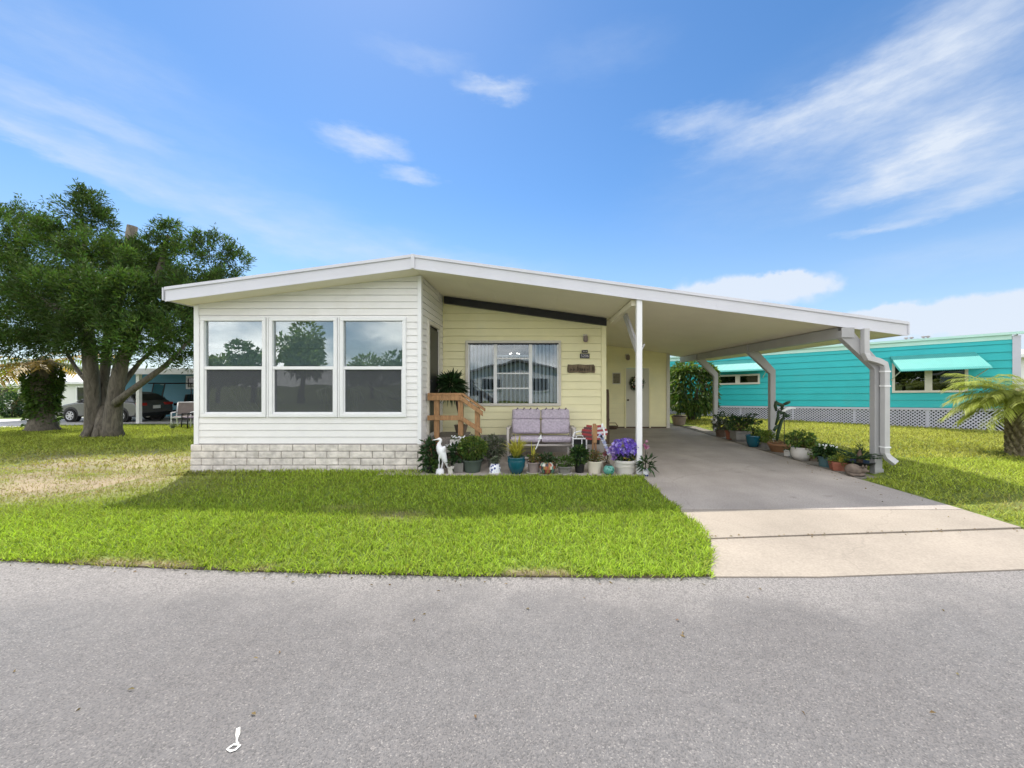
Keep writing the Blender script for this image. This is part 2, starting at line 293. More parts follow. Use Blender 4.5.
M = dict(
    cream=mat('cream_vinyl', (.80, .785, .765), .45, .03, 3, stain=(.66, .63, .56), stain_scale=1.3, stain_amt=.35),
    yellow=mat('yellow_vinyl', (.87, .81, .50), .45, .04, 3, stain=(.80, .78, .58), stain_scale=.8, stain_amt=.35),
    white=mat('white_paint', (.80, .80, .80), .4, .03, 4),
    fascia=mat('white_metal_fascia', (.60, .60, .64), .35, .04, 2, stain=(.6, .6, .6), stain_scale=1.2, stain_amt=.3),
    soffit=mat('cream_soffit', (.85, .79, .64), .5, .03, 1.5),
    column=mat('grey_column_paint', (.37, .365, .365), .4, .05, 3, stain=(.42, .41, .40), stain_scale=3, stain_amt=.3),
    brick=mat('cast_block', (.68, .63, .575), .85, .24, 9, bump=.8, bscale=22, stain=(.4, .36, .3), stain_scale=4, stain_amt=.3),
    mortar=mat('mortar', (.29, .265, .24), .9, .1, 12),
    black=mat('black_trim', (.018, .018, .022), .45, .1, 4),
    darkdoor=mat('dark_screen_door', (.02, .022, .022), .4, .1, 4),
    cedar=wood_mat('cedar_lumber', (.36, .195, .085)),
    greywood=wood_mat('weathered_deck', (.26, .23, .20)),
    darkwood=wood_mat('dark_wood', (.11, .07, .045)),
    asphalt=asphalt_mat(),
    slab=concrete_mat('old_driveway_concrete', (.39, .345, .305), .18, .4, True),
    apron=concrete_mat('apron_concrete', (.335, .29, .24), .12),
    farconc=concrete_mat('pale_drive_concrete', (.5, .49, .48), .1),
    soil=mat('soil', (.085, .065, .042), .95, .3, 14, bump=.6),
    bedmix=mat('bed_gravel', (.22, .20, .17), .9, .35, 30, bump=.8, stain=(.10, .085, .06), stain_scale=3, stain_amt=.7),
    thatch=mat('lawn_thatch', (.13, .17, .025), .95, .35, 6, bump=.6, stain=(.24, .19, .10), stain_scale=.8, stain_amt=.5),
    glass=glass_mat('window_glass', .13, (.8, .84, .84)),
    glass_low=glass_mat('screened_glass', .07, (.55, .57, .56)),
    glass_big=glass_mat('picture_glass', .09, (.85, .88, .9)),
    screen=screen_mat(),
    room=mat('room_wall', (.34, .32, .29), .8, .05, 2),
    blind=mat('vinyl_blind', (.66, .70, .74), .5, .03, 4),
    shade=mat('grey_green_shade', (.30, .36, .37), .7, .06, 3),
    wicker=mat('white_wicker', (.75, .74, .72), .6, .08, 30),
    teal=mat('teal_paint', (.022, .45, .47), .5, .06, 1.5, stain=(.05, .42, .43), stain_scale=1.2, stain_amt=.6),
    mint=mat('mint_awning', (.075, .35, .315), .5, .04, 3),
    mintedge=mat('pale_mint_trim', (.50, .74, .66), .45, .04, 3),
    offwhite=mat('offwhite_trim', (.66, .62, .54), .5, .05, 4),
    lattice=mat('white_lattice', (.54, .54, .61), .5, .04, 4),
    darkglass=glass_mat('dark_house_glass', .10, (.25, .33, .3)),
    void=mat('dark_void', (.016, .02, .02), .9, .2, 2),  # near-black colour standing in for unlit space behind glass and lattice
    galv=mat('galvanised_pipe', (.47, .465, .46), .4, .05, 4),
    lavender=mat('lavender_cushion', (.47, .41, .475), .9, .22, 26, bump=.3, bscale=60),
    lavpipe=mat('cushion_piping', (.14, .11, .14), .9, .1, 20),
    bench_metal=mat('beige_bench_metal', (.50, .46, .42), .4, .05, 6),
    tealpot=mat('teal_glaze', (.006, .085, .12), .22, .15, 5, spec=.6),
    mauvepot=mat('mauve_pot', (.26, .21, .20), .6, .12, 8),
    greypot=mat('grey_pot', (.20, .19, .175), .7, .15, 10, stain=(.16, .15, .13), stain_amt=.5),
    brownpot=mat('brown_pot', (.20, .155, .115), .7, .15, 8),
    terracotta=mat('terracotta', (.25, .085, .05), .7, .14, 8, stain=(.42, .3, .22), stain_scale=5, stain_amt=.4),
    clay=mat('clay_bowl', (.24, .125, .06), .7, .15, 8),
    creampot=mat('cream_pot', (.60, .55, .45), .55, .06, 6),
    whitepot=mat('white_pot', (.60, .575, .53), .5, .07, 6, stain=(.45, .42, .36), stain_scale=6, stain_amt=.3),
    blackpot=mat('black_pot', (.012, .012, .013), .5, .2, 6),
    greenpot=mat('dark_green_pot', (.055, .075, .06), .6, .2, 5),
    steelpot=mat('slate_teal_pot', (.055, .115, .125), .5, .12, 6),
    bluewhite=glaze_mat('blue_white_glaze', (.03, .05, .22), (.72, .74, .78), 24, .40),
    greenball=glaze_mat('green_mosaic_glaze', (.015, .14, .10), (.10, .30, .25), 20, .35, .15),
    statue=mat('white_statue', (.80, .80, .82), .5, .04, 8),
    rust=mat('rusty_orange', (.32, .14, .07), .7, .2, 9),
    plaque=mat('black_plaque', (.012, .010, .014), .4, .1, 5),
    letter=mat('pale_letters', (.62, .60, .62), .5, .05, 5),
    signwood=wood_mat('sign_wood', (.17, .125, .075), .45),
    signcarve=mat('sign_carving', (.06, .043, .028), .8, .2, 20),
    door=mat('grey_beige_door', (.64, .61, .51), .45, .03, 3),
    brass=mat('dark_brass', (.10, .075, .04), .35, .1, 8, metal=.8),
    bark=bark_mat('tree_bark', (.15, .13, .10)),
    palmbark=bark_mat('palm_bark', (.24, .20, .12)),
    carpaint=mat('grey_car_paint', (.16, .16, .165), .22, .03, 2, metal=.5, spec=.6),
    tyre=mat('tyre_rubber', (.015, .015, .015), .85, .2, 10),
    rim=mat('alloy_rim', (.55, .55, .56), .3, .05, 6, metal=.6),
    carglass=mat('car_glass', (.010, .012, .014), .06, .05, 2, spec=.8),
    tail=mat('red_tail_light', (.42, .03, .025), .2, .1, 6),
    cartblack=mat('black_cart_body', (.012, .012, .014), .3, .1, 4),
    housewhite=mat('white_house_wall', (.74, .74, .73), .6, .04, 1.5),
    roofwhite=mat('white_metal_roof', (.70, .70, .70), .45, .05, 1, stretch=(1, 1, 1)),
    roofgrey=mat('grey_shingle', (.28, .27, .26), .85, .15, 8),
    bluewall=mat('blue_house_wall', (.045, .22, .30), .5, .05, 2),
    stone=mat('figurine_stone', (.15, .115, .09), .8, .35, 12, stain=(.14, .10, .08), stain_scale=9, stain_amt=.8),
    paintmark=mat('street_paint', (.80, .79, .74), .8, .07, 30),
    tint=tint_mat('painted_tint'), lawnsoil=tint_mat('lawn_soil', .95),
    g_grass=leaf_mat('grass_blade', (1, 1, 1), .7, .40, (1.15, 1.2, .6), spec=.08),
    g_tree=leaf_mat('juniper_spray', (.052, .095, .018), .65, .28),
    g_dark=leaf_mat('dark_leaf', (.030, .066, .022), .45, .25),
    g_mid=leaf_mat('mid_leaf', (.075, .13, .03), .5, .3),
    g_light=leaf_mat('light_leaf', (.14, .19, .04), .5, .35),
    g_yellow=leaf_mat('yellow_green_leaf', (.40, .37, .07), .5, .35),
    g_grey=leaf_mat('grey_green_leaf', (.12, .14, .095), .6, .25),
    g_dry=leaf_mat('dry_leaf', (.20, .14, .07), .7, .3),
    g_palm=leaf_mat('palm_leaflet', (.28, .31, .065), .45, .3),
    g_gold=leaf_mat('golden_leaf', (.34, .22, .04), .5, .4),
    g_flower=leaf_mat('petals', (1, 1, 1), .6, .35, (1, 1, 1)),
    cactus=mat('cactus_skin', (.028, .06, .026), .55, .2, 7, bump=.3, bscale=40),
)
m, nt, b, o_ = new_mat('lamp_bulb'); b.inputs['Emission Color'].default_value = (1, .93, .82, 1); b.inputs['Emission Strength'].default_value = 5; M['bulb'] = m

# ------------------------------------------------------------------ helpers
def P(px, py, Y):
    return Vector(((px - VX) / F * Y, Y, CAMZ + (VY - py) / F * Y))
def PX(px, Y): return (px - VX) / F * Y
def PZ(py, Y): return CAMZ + (VY - py) / F * Y

def tag(o, label=None, cat=None, group=None, kind=None):
    if label: o['label'] = label
    if cat: o['category'] = cat
    if group: o['group'] = group
    if kind: o['kind'] = kind
    return o
def thing(name, loc, label, cat, group=None, rotz=0):
    o = bpy.data.objects.new(name, None); C.objects.link(o); o.location = loc; o.rotation_euler = (0, 0, rotz)
    o.empty_display_size = .2
    return tag(o, label, cat, group)
def children(o): return [c for c in bpy.data.objects if c.parent is o]
def copy_tree(o, parent=None):
    c = o.copy(); C.objects.link(c); c.parent = parent
    for ch in children(o): copy_tree(ch, c)
    return c
def root_loc(o):
    v = Vector((0, 0, 0))
    while o is not None:
        v += o.location; o = o.parent
    return v

class MB:
    def __init__(s): s.v = []; s.f = []; s.t = []; s.cur = None
    def add(s, vs, fs):
        k = len(s.v); s.v += [tuple(v) for v in vs]
        for f in fs: s.f.append(tuple(i + k for i in f)); s.t.append(s.cur)
        return s
    def box(s, c, d, rot=None):
        hx, hy, hz = d[0] / 2, d[1] / 2, d[2] / 2; c = Vector(c)
        vs = [Vector((x, y, z)) for x in (-hx, hx) for y in (-hy, hy) for z in (-hz, hz)]
        if rot is not None:
            m = Euler(rot).to_matrix() if not isinstance(rot, Matrix) else rot
            vs = [m @ v for v in vs]
        return s.add([v + c for v in vs], [(0, 1, 3, 2), (4, 6, 7, 5), (0, 4, 5, 1), (2, 3, 7, 6), (0, 2, 6, 4), (1, 5, 7, 3)])
    def bb(s, x0, x1, y0, y1, z0, z1): return s.box(((x0 + x1) / 2, (y0 + y1) / 2, (z0 + z1) / 2), (x1 - x0, y1 - y0, z1 - z0))
    def tube(s, pts, rad, n=8, cap=True, sx=1.0):
        pts = [Vector(p) for p in pts]; rads = rad if isinstance(rad, (list, tuple)) else [rad] * len(pts)
        rings = []; up = None
        for i, p in enumerate(pts):
            d = (pts[min(i + 1, len(pts) - 1)] - pts[max(i - 1, 0)]).normalized()
            if up is None: up = Vector((0, 0, 1)) if abs(d.z) < .9 else Vector((0, 1, 0))
            a = d.cross(up)
            if a.length < 1e-4: a = d.cross(Vector((1, 0, 0)))
            a.normalize(); b_ = a.cross(d).normalized(); up = b_
            rings.append([p + (a * math.cos(t) * sx + b_ * math.sin(t)) * rads[i] for t in [2 * math.pi * k / n + math.pi / n for k in range(n)]])
        vs = [v for r in rings for v in r]; fs = []
        for i in range(len(rings) - 1):
            for k in range(n): fs.append((i * n + k, i * n + (k + 1) % n, (i + 1) * n + (k + 1) % n, (i + 1) * n + k))
        if cap: fs += [tuple(range(n))[::-1], tuple(range((len(rings) - 1) * n, len(rings) * n))]
        return s.add(vs, fs)
    def lathe(s, prof, c=(0, 0, 0), n=24, wob=0.0, sy=1.0):
        c = Vector(c); vs = []; fs = []
        for i, (r, z) in enumerate(prof):
            for k in range(n):
                t = 2 * math.pi * k / n; rr = r * (1 + wob * math.sin(3 * t + i))
                vs.append(c + Vector((rr * math.cos(t), rr * math.sin(t) * sy, z)))
        for i in range(len(prof) - 1):
            for k in range(n): fs.append((i * n + k, i * n + (k + 1) % n, (i + 1) * n + (k + 1) % n, (i + 1) * n + k))
        if prof[0][0] > 1e-5: fs.append(tuple(range(n))[::-1])
        if prof[-1][0] > 1e-5: fs.append(tuple(range((len(prof) - 1) * n, len(prof) * n)))
        return s.add(vs, fs)
    def ball(s, c, r, n=12, m=8, rot=None):
        r = Vector((r, r, r)) if isinstance(r, (int, float)) else Vector(r); c = Vector(c)
        mt = Euler(rot).to_matrix() if rot else None
        vs = []; fs = []
        for i in range(m + 1):
            th = math.pi * i / m
            for k in range(n):
                ph = 2 * math.pi * k / n
                v = Vector((r.x * math.sin(th) * math.cos(ph), r.y * math.sin(th) * math.sin(ph), r.z * math.cos(th)))
                vs.append(c + (mt @ v if mt else v))
        for i in range(m):
            for k in range(n): fs.append((i * n + k, (i + 1) * n + k, (i + 1) * n + (k + 1) % n, i * n + (k + 1) % n))
        return s.add(vs, fs)
    def prism(s, poly, axis, a0, a1):
        """poly of 2-D points extruded along axis 'x','y' or 'z'"""
        def mk(p, a): return {'x': (a, p[0], p[1]), 'y': (p[0], a, p[1]), 'z': (p[0], p[1], a)}[axis]
        n = len(poly); vs = [mk(p, a0) for p in poly] + [mk(p, a1) for p in poly]
        fs = [tuple(range(n)), tuple(range(n, 2 * n))[::-1]] + [(i, n + i, n + (i + 1) % n, (i + 1) % n) for i in range(n)]
        return s.add(vs, fs)
    def build(s, name, m, parent=None, world=False, smooth=False, bevel=0.0, normals=True, clip=None):
        off = root_loc(parent) if (world and parent is not None) else Vector((0, 0, 0))
        me = bpy.data.meshes.new(name); me.from_pydata([(v[0] - off.x, v[1] - off.y, v[2] - off.z) for v in s.v], [], s.f)
        if any(t is not None for t in s.t):
            at = me.attributes.new('tint', 'FLOAT_COLOR', 'FACE')
            for i, t in enumerate(s.t): at.data[i].color = (*(t or (1, 1, 1)), 1)
        if clip or normals:
            bm = bmesh.new(); bm.from_mesh(me)
            if clip:
                for co, no in clip:
                    bmesh.ops.bisect_plane(bm, geom=bm.verts[:] + bm.edges[:] + bm.faces[:], plane_co=Vector(co) - off, plane_no=no, clear_outer=True)
            if normals: bmesh.ops.recalc_face_normals(bm, faces=bm.faces[:])
            bm.to_mesh(me); bm.free()
        me.materials.append(M[m] if isinstance(m, str) else m)
        if smooth:
            me.polygons.foreach_set('use_smooth', [True] * len(me.polygons))
            if smooth == 'auto' and hasattr(me, 'set_sharp_from_angle'): me.set_sharp_from_angle(angle=R(40))
        o = bpy.data.objects.new(name, me); C.objects.link(o)
        if parent is not None: o.parent = parent
        if bevel:
            bv = o.modifiers.new('bevel', 'BEVEL'); bv.width = bevel; bv.segments = 2; bv.limit_method = 'ANGLE'; bv.angle_limit = R(40)
        return o

def np_mesh(name, verts, faces_per, nv_per, m, parent=None, tint=None, loc=None):
    """verts (n, nv_per, 3); faces_per: index tuples inside one item; tint (n,3)"""
    n = len(verts); me = bpy.data.meshes.new(name)
    V = verts.reshape(-1, 3).astype(np.float32)
    me.vertices.add(len(V)); me.vertices.foreach_set('co', V.ravel())
    sizes = np.array([len(f) for f in faces_per]); flat = np.array([i for f in faces_per for i in f])
    idx = (flat[None, :] + (np.arange(n) * nv_per)[:, None]).ravel()
    me.loops.add(len(idx)); me.loops.foreach_set('vertex_index', idx.astype(np.int32))
    tot = np.tile(sizes, n); st = np.concatenate([[0], np.cumsum(tot)[:-1]])
    me.polygons.add(len(tot)); me.polygons.foreach_set('loop_start', st.astype(np.int32)); me.polygons.foreach_set('loop_total', tot.astype(np.int32))
    me.update(calc_edges=True)
    if tint is not None:
        at = me.attributes.new('tint', 'FLOAT_COLOR', 'FACE')
        col = np.concatenate([tint, np.ones((n, 1))], 1).repeat(len(faces_per), 0)
        at.data.foreach_set('color', col.astype(np.float32).ravel())
    me.materials.append(M[m] if isinstance(m, str) else m)
    o = bpy.data.objects.new(name, me); C.objects.link(o)
    if parent is not None: o.parent = parent
    if loc is not None: o.location = loc
    return o

def unit(a): return a / np.maximum(np.linalg.norm(a, axis=1, keepdims=True), 1e-9)

def leaves(name, pos, dirs, length, width, m, parent=None, tint=None, fold=.25, jitter=.35, lenvar=.4, world=False):
    """diamond leaves folded on the midrib: pos (n,3), dirs (n,3)"""
    n = len(pos); d = unit(dirs + rng.normal(0, jitter, (n, 3)))
    up = unit(rng.normal(0, 1, (n, 3)) + np.array([0, 0, 1.2])); s = unit(np.cross(d, up)); u = np.cross(s, d)
    L_ = length * (1 + rng.uniform(-lenvar, lenvar, (n, 1))); W = width * (1 + rng.uniform(-lenvar, lenvar, (n, 1)))
    if world and parent is not None: pos = pos - np.array(root_loc(parent))
    a = pos; t = pos + d * L_ - np.array([0, 0, 1]) * L_ * .15; mid = pos + d * L_ * .45
    l = mid + s * W * .5 + u * W * fold; r = mid - s * W * .5 + u * W * fold
    V = np.stack([a, l, t, r], 1)
    if tint is None: tint = (rng.uniform(.65, 1.35, (n, 1)) * np.array([[1, 1, 1]])) * (1 + rng.normal(0, .08, (n, 3)))
    return np_mesh(name, V, [(0, 1, 2), (0, 2, 3)], 4, m, parent, np.clip(tint, 0.02, 4))

def ell(n, r, shell=.35):
    """n random points in an ellipsoid, weighted to the outside; returns points and outward dirs"""
    u = unit(rng.normal(0, 1, (n, 3))); k = (shell + (1 - shell) * rng.uniform(0, 1, (n, 1)) ** .5)
    return u * k * np.array(r), u

def text_mesh(s, size, name, m, parent, loc, rot=(R(90), 0, 0), depth=.004):
    cu = bpy.data.curves.new(name, 'FONT'); cu.body = s; cu.size = size; cu.align_x = 'CENTER'; cu.align_y = 'CENTER'; cu.extrude = depth
    tmp = bpy.data.objects.new(name, cu); C.objects.link(tmp)
    dg = bpy.context.evaluated_depsgraph_get(); me = bpy.data.meshes.new_from_object(tmp.evaluated_get(dg))
    bpy.data.objects.remove(tmp); me.materials.clear(); me.materials.append(M[m])
    o = bpy.data.objects.new(name, me); C.objects.link(o); o.parent = parent; o.location = loc; o.rotation_euler = rot
    return o

def siding(mb, u0, u1, w0, w1, course, holes, place, depth=.014, groove=.010):
    """clapboards between u0..u1, w0..w1 with rectangular holes (u0,u1,w0,w1); place(u,w,d) -> point, d outwards"""
    nC = int(math.ceil((w1 - w0) / course))
    for i in range(nC):
        a = w0 + i * course; b_ = min(a + course, w1)
        cuts = sorted({a, b_} | {x for h in holes for x in (h[2], h[3]) if a < x < b_})
        for c0, c1 in zip(cuts, cuts[1:]):
            spans = [(u0, u1)]
            for h in holes:
                if h[2] < (c0 + c1) / 2 < h[3]:
                    ns = []
                    for s0, s1 in spans:
                        if h[1] <= s0 or h[0] >= s1: ns.append((s0, s1)); continue
                        if h[0] > s0: ns.append((s0, h[0]))
                        if h[1] < s1: ns.append((h[1], s1))
                    spans = ns
            d0 = depth * (1 - (c0 - a) / course); d1 = depth * (1 - (c1 - a) / course)
            for s0, s1 in spans:
                if c0 == a:
                    gr = min(groove, (c1 - c0) * .4)
                    mb.add([place(s0, c0, -.012), place(s1, c0, -.012), place(s1, c0 + gr, -.012), place(s0, c0 + gr, -.012)], [(0, 1, 2, 3)])
                    mb.add([place(s0, c0 + gr, -.012), place(s1, c0 + gr, -.012), place(s1, c0 + gr, d0), place(s0, c0 + gr, d0)], [(0, 1, 2, 3)])
                    mb.add([place(s0, c0 + gr, d0), place(s1, c0 + gr, d0), place(s1, c1, d1), place(s0, c1, d1)], [(0, 1, 2, 3)]); continue
                mb.add([place(s0, c0, d0), place(s1, c0, d0), place(s1, c1, d1), place(s0, c1, d1)], [(0, 1, 2, 3)])

def frame_xz(mb, x0, x1, z0, z1, t, y0, y1):
    """rectangular frame in the xz plane, butted"""
    mb.bb(x0, x1, y0, y1, z0, z0 + t); mb.bb(x0, x1, y0, y1, z1 - t, z1)
    mb.bb(x0, x0 + t, y0, y1, z0 + t, z1 - t); mb.bb(x1 - t, x1, y0, y1, z0 + t, z1 - t)

def sstep(x, a, b): 
    t = np.clip((x - a) / (b - a), 0, 1); return t * t * (3 - 2 * t)

# ------------------------------------------------------------------ ground
def ys(x):                                   # near edge of the lots along the street
    return 2.98 + .0125 * (np.asarray(x, float) - 1.0) ** 2 * np.where(np.asarray(x) < 1, .75, 1.1)
def gz(x, y):                                # lawn height
    x = np.asarray(x, float); y = np.asarray(y, float)
    left = -.028 * np.clip(y - 6, 0, 30) * sstep(-x, 4.5, 7.5)
    right = .09 * sstep(x, 5.5, 5.9) * sstep(y, 4.2, 6.4)
    return .012 + left + right

def vnoise(x, y, s, seed):
    r_ = np.random.default_rng(seed); g = r_.uniform(0, 1, (64, 64)); x = x / s; y = y / s
    i = np.floor(x).astype(int); j = np.floor(y).astype(int); fx = x - i; fy = y - j; fx = fx * fx * (3 - 2 * fx); fy = fy * fy * (3 - 2 * fy)
    G = lambda a, b: g[a % 64, b % 64]
    return (G(i, j) * (1 - fx) + G(i + 1, j) * fx) * (1 - fy) + (G(i, j + 1) * (1 - fx) + G(i + 1, j + 1) * fx) * fy
def fbm(x, y, s, seed): return .55 * vnoise(x, y, s, seed) + .3 * vnoise(x, y, s / 2.3, seed + 1) + .15 * vnoise(x, y, s / 5, seed + 2)

def dryness(x, y):
    # worn tan ground under and in front of the tree, and a scalped strip along the kerb
    d = np.exp(-(((x + 7.6) / 2.3) ** 2 + ((y - 5.7) / .95) ** 2)) * .85 + .75 * np.exp(-(((x + 8.6) / 3.2) ** 2 + ((y - 7.6) / 1.3) ** 2))
    d = d * (0.05 + 1.75 * fbm(x, y, .9, 5))
    d += .55 * np.exp(-(((x + 1.55) / .35) ** 2 + ((y - 4.35) / .16) ** 2)) + .35 * np.exp(-(((x - .55) / .3) ** 2 + ((y - 4.55) / .1) ** 2)) + .35 * np.exp(-(((x + 2.3) / .3) ** 2 + ((y - 4.6) / .12) ** 2))
    e = y - np.minimum(ys(x), 6)
    d += .8 * np.exp(-((e - .03) / .07) ** 2) * sstep(fbm(x, y, .8, 9), .45, .62) * (x < 1.4)
    d += .75 * np.exp(-(((x - 6.3) / 1.1) ** 2 + ((y - 4.65) / .35) ** 2)) * (.4 + fbm(x, y, .5, 19))
    return np.clip(d, 0, 1)

def lawn_tint(x, y):
    d = dryness(x, y)[:, None]; n = fbm(x, y, .8, 41)[:, None]
    e = np.exp(-((y - np.minimum(ys(x), 6)) / .05) ** 2)[:, None]
    c = np.array([[.11, .165, .02]]) * (.7 + .6 * n) * (1 - d) + np.array([[.30, .235, .15]]) * (.7 + .6 * n) * d
    return c * (1 - e) + np.array([[.085, .066, .04]]) * (.6 + .8 * n) * e

def sheet(name, xs, yf0, yf1, ny, zf, m, skirt=0.0, tintf=None):
    vs = []; fs = []; nx = len(xs)
    for i, x in enumerate(xs):
        for j in range(ny):
            y = yf0(x) + (yf1(x) - yf0(x)) * (j / (ny - 1)) ** 1.5; vs.append((x, y, float(zf(x, y))))
    for i in range(nx - 1):
        for j in range(ny - 1):
            a = i * ny + j; fs.append((a, a + ny, a + ny + 1, a + 1))
    if skirt:
        k = len(vs)
        for i in range(nx): v = vs[i * ny]; vs.append((v[0], v[1], v[2] - skirt))
        for i in range(nx - 1): fs.append((k + i, k + i + 1, (i + 1) * ny, i * ny))
        for col in (0, nx - 1):
            k = len(vs)
            for j in range(ny): v = vs[col * ny + j]; vs.append((v[0], v[1], v[2] - skirt))
            for j in range(ny - 1): fs.append((k + j, k + j + 1, col * ny + j + 1, col * ny + j))
    mb = MB(); mb.add(vs, fs)
    if tintf is not None:
        c = np.array([np.mean([vs[i] for i in f], 0) for f in fs]); mb.t = [tuple(t) for t in tintf(c[:, 0], c[:, 1])]; m = 'lawnsoil'
    o = mb.build(name, m, None, smooth=False)
    return tag(o, None, None, None, 'structure')

mb = MB(); mb.add([(-900, -900, -.95), (900, -900, -.95), (900, 900, -.95), (-900, 900, -.95)], [(0, 1, 2, 3)])
tag(mb.build('ground', 'thatch'), kind='structure')
mb = MB(); xs = [-80, -40, -25, -18, -13, -10] + [-8 + .5 * i for i in range(33)] + [10, 13, 18, 25, 40, 80]
vs = []
for x in xs: vs += [(x, -7.5, 0), (x, float(min(ys(x), 6)) + .15, 0)]
mb.add(vs, [(2 * i, 2 * i + 2, 2 * i + 3, 2 * i + 1) for i in range(len(xs) - 1)])
tag(mb.build('street', 'asphalt'), kind='structure')
LX = [-60, -45, -35, -28, -24, -20] + [-18 + .25 * i for i in range(77)] + [1.36, 1.5, 1.68]
sheet('front_lawn', LX, lambda x: max(float(min(ys(x), 6)), 3.0 + (x - 1.36) / .46), lambda x: 40.0 if x < -6 else 6.25, 100, gz, 'thatch', .09, lawn_tint)
RX = [5.06, 5.2, 5.35, 5.5, 5.7, 5.9] + [6.2 + .7 * i for i in range(20)] + [22, 28, 40, 60]
sheet('side_lawn', RX, lambda x: float(max(min(ys(x), 6), 3.95 if x < 7.5 else 3.2)), lambda x: 45.0, 40, gz, 'thatch', .09)
sheet('far_lawn', [-80, -40, -20, 0, 20, 40, 80], lambda x: -7.5, lambda x: -90.0, 6, lambda x, y: -.02, 'thatch')
# driveway
def slab(name, poly, z, m, t=.1):
    mb = MB(); mb.prism(poly, 'z', z - t, z); return tag(mb.build(name, m), kind='structure')
slab('driveway', [(1.70, 4.56), (5.06, 4.56), (5.05, 16), (1.70, 16)], .016, 'slab')
slab('driveway_apron', [(1.655, 3.715), (5.04, 4.0), (5.06, 4.552), (1.70, 4.552)], .014, 'apron')
slab('sidewalk_apron', [(1.36, float(ys(1.36))), (2.2, float(ys(2.2)) - .02), (3.2, float(ys(3.2))), (4.2, float(ys(4.2))), (5.5, float(ys(5.5))), (7.5, 3.15), (7.5, 3.93), (5.05, 3.96), (1.645, 3.69)], .010, 'apron')
slab('porch_slab', [(-2.6, 6.27), (1.695, 6.2), (1.695, 8.42), (-2.6, 8.42)], .02, 'slab')
slab('planting_bed', [(5.065, 6.0), (5.40, 6.1), (5.52, 7), (5.55, 13.5), (5.06, 13.5)], .026, 'bedmix')
mb = MB()
def fz(x, y): return float(gz(x, y)) + .02
px_ = [-60, -45, -35, -28, -24, -21, -19, -17, -15, -13, -11]
vs = []
for x in px_:
    y0 = 15.0 if x < -20 else 17.4; y1 = 20.6 if x < -27 else 26.0
    vs += [(x, y0, fz(x, y0)), (x, y1, fz(x, y1))]
mb.add(vs, [(2 * i, 2 * i + 2, 2 * i + 3, 2 * i + 1) for i in range(len(px_) - 1)])
tag(mb.build('neighbour_driveway', 'farconc'), kind='structure')

# white paint mark on the street
mb = MB(); bx, by = -1.265, 1.60
def band(pts, w, mb):
    pts = [Vector((p[0], p[1], .004)) for p in pts]; vs = []
    for i, p in enumerate(pts):
        d = (pts[min(i + 1, len(pts) - 1)] - pts[max(i - 1, 0)]).normalized(); nrm = Vector((-d.y, d.x, 0)); ww = w[i] / 2
        vs += [p + nrm * ww, p - nrm * ww]
    mb.add(vs, [(2 * i, 2 * i + 1, 2 * i + 3, 2 * i + 2) for i in range(len(pts) - 1)])
def gp(px, py): Y = CAMZ * F / (py - VY); return ((px - VX) / F * Y - bx, Y - by)
band([gp(238.2, 728.6), gp(237.8, 735), gp(237, 739), gp(236.6, 742), gp(238, 745)], [.014, .015, .007, .005, .010], mb)
band([gp(240.8, 746), gp(234, 745), gp(229.5, 748), gp(227, 749.8), gp(231, 752), gp(235.5, 750.5), gp(238.5, 747.5), gp(240.8, 746)], [.004, .010, .009, .006, .010, .009, .010, .004], mb)
o = mb.build('paint_mark', 'paintmark', normals=False); o.location = (bx, by, 0)
tag(o, 'small white paint squiggle with a loop on the grey street', 'paint mark')

# ------------------------------------------------------------------ grass blades
def grass(name, x0, x1, y0, y1, dens, keep, length, width, lush, seed, tip=.4):
    r_ = np.random.default_rng(seed); n = int((x1 - x0) * (y1 - y0) * dens)
    x = r_.uniform(x0, x1, n); y = r_.uniform(y0, y1, n); k = keep(x, y)
    # only what the lot shows: stay inside a generous fan in front of the street position
    k &= np.abs(x - 0.0) < 2.2 * y + 2.0
    dry = dryness(x, y); k &= r_.uniform(0, 1, n) > dry * .72
    x, y, dry = x[k], y[k], dry[k]; n = len(x)
    z = gz(x, y) - .005
    base = np.stack([x, y, z], 1); a = r_.uniform(0, 2 * np.pi, n); lean = r_.uniform(.25, 1.5, n)
    patch = fbm(x, y, .5, seed + 30)
    L_ = length * r_.uniform(.55, 1.25, n) * (.8 + .45 * patch) * (1 - .5 * dry)
    d = np.stack([np.cos(a) * lean, np.sin(a) * lean, np.ones(n)], 1); d = unit(d)
    a2 = a + np.pi / 2 + r_.normal(0, .6, n); s = np.stack([np.cos(a2), np.sin(a2), np.zeros(n)], 1) * (width * r_.uniform(.6, 1.3, n))[:, None] * .5
    mid = base + d * (L_ * .55)[:, None]; d2 = unit(d + np.stack([np.cos(a), np.sin(a), -np.ones(n) * .6], 1) * r_.uniform(.1, .9, n)[:, None])
    tipv = mid + d2 * (L_ * .5)[:, None]
    V = np.stack([base - s, base + s, mid + s * .85, mid - s * .85, tipv], 1)
    big = fbm(x, y, 1.7, 3)[:, None]
    green = np.array([[.245, .375, .034]]) * (1 - lush) + np.array([[.345, .365, .078]]) * lush
    green = green * (.72 + .56 * big) * r_.uniform(.45, 1.6, (n, 1)); yel = r_.uniform(0, 1, (n, 1)) ** 4
    col = green * (1 - yel * .6) + np.array([[.36, .33, .09]]) * yel * .6
    dr = np.clip(dry[:, None] * 1.2 * r_.uniform(.3, 1.4, (n, 1)), 0, 1)
    col = col * (1 - dr) + np.array([[.32, .25, .14]]) * r_.uniform(.7, 1.25, (n, 1)) * dr
    o = np_mesh(name, V, [(0, 1, 2, 3), (3, 2, 4)], 5, 'g_grass', None, col)
    return tag(o, kind='stuff')
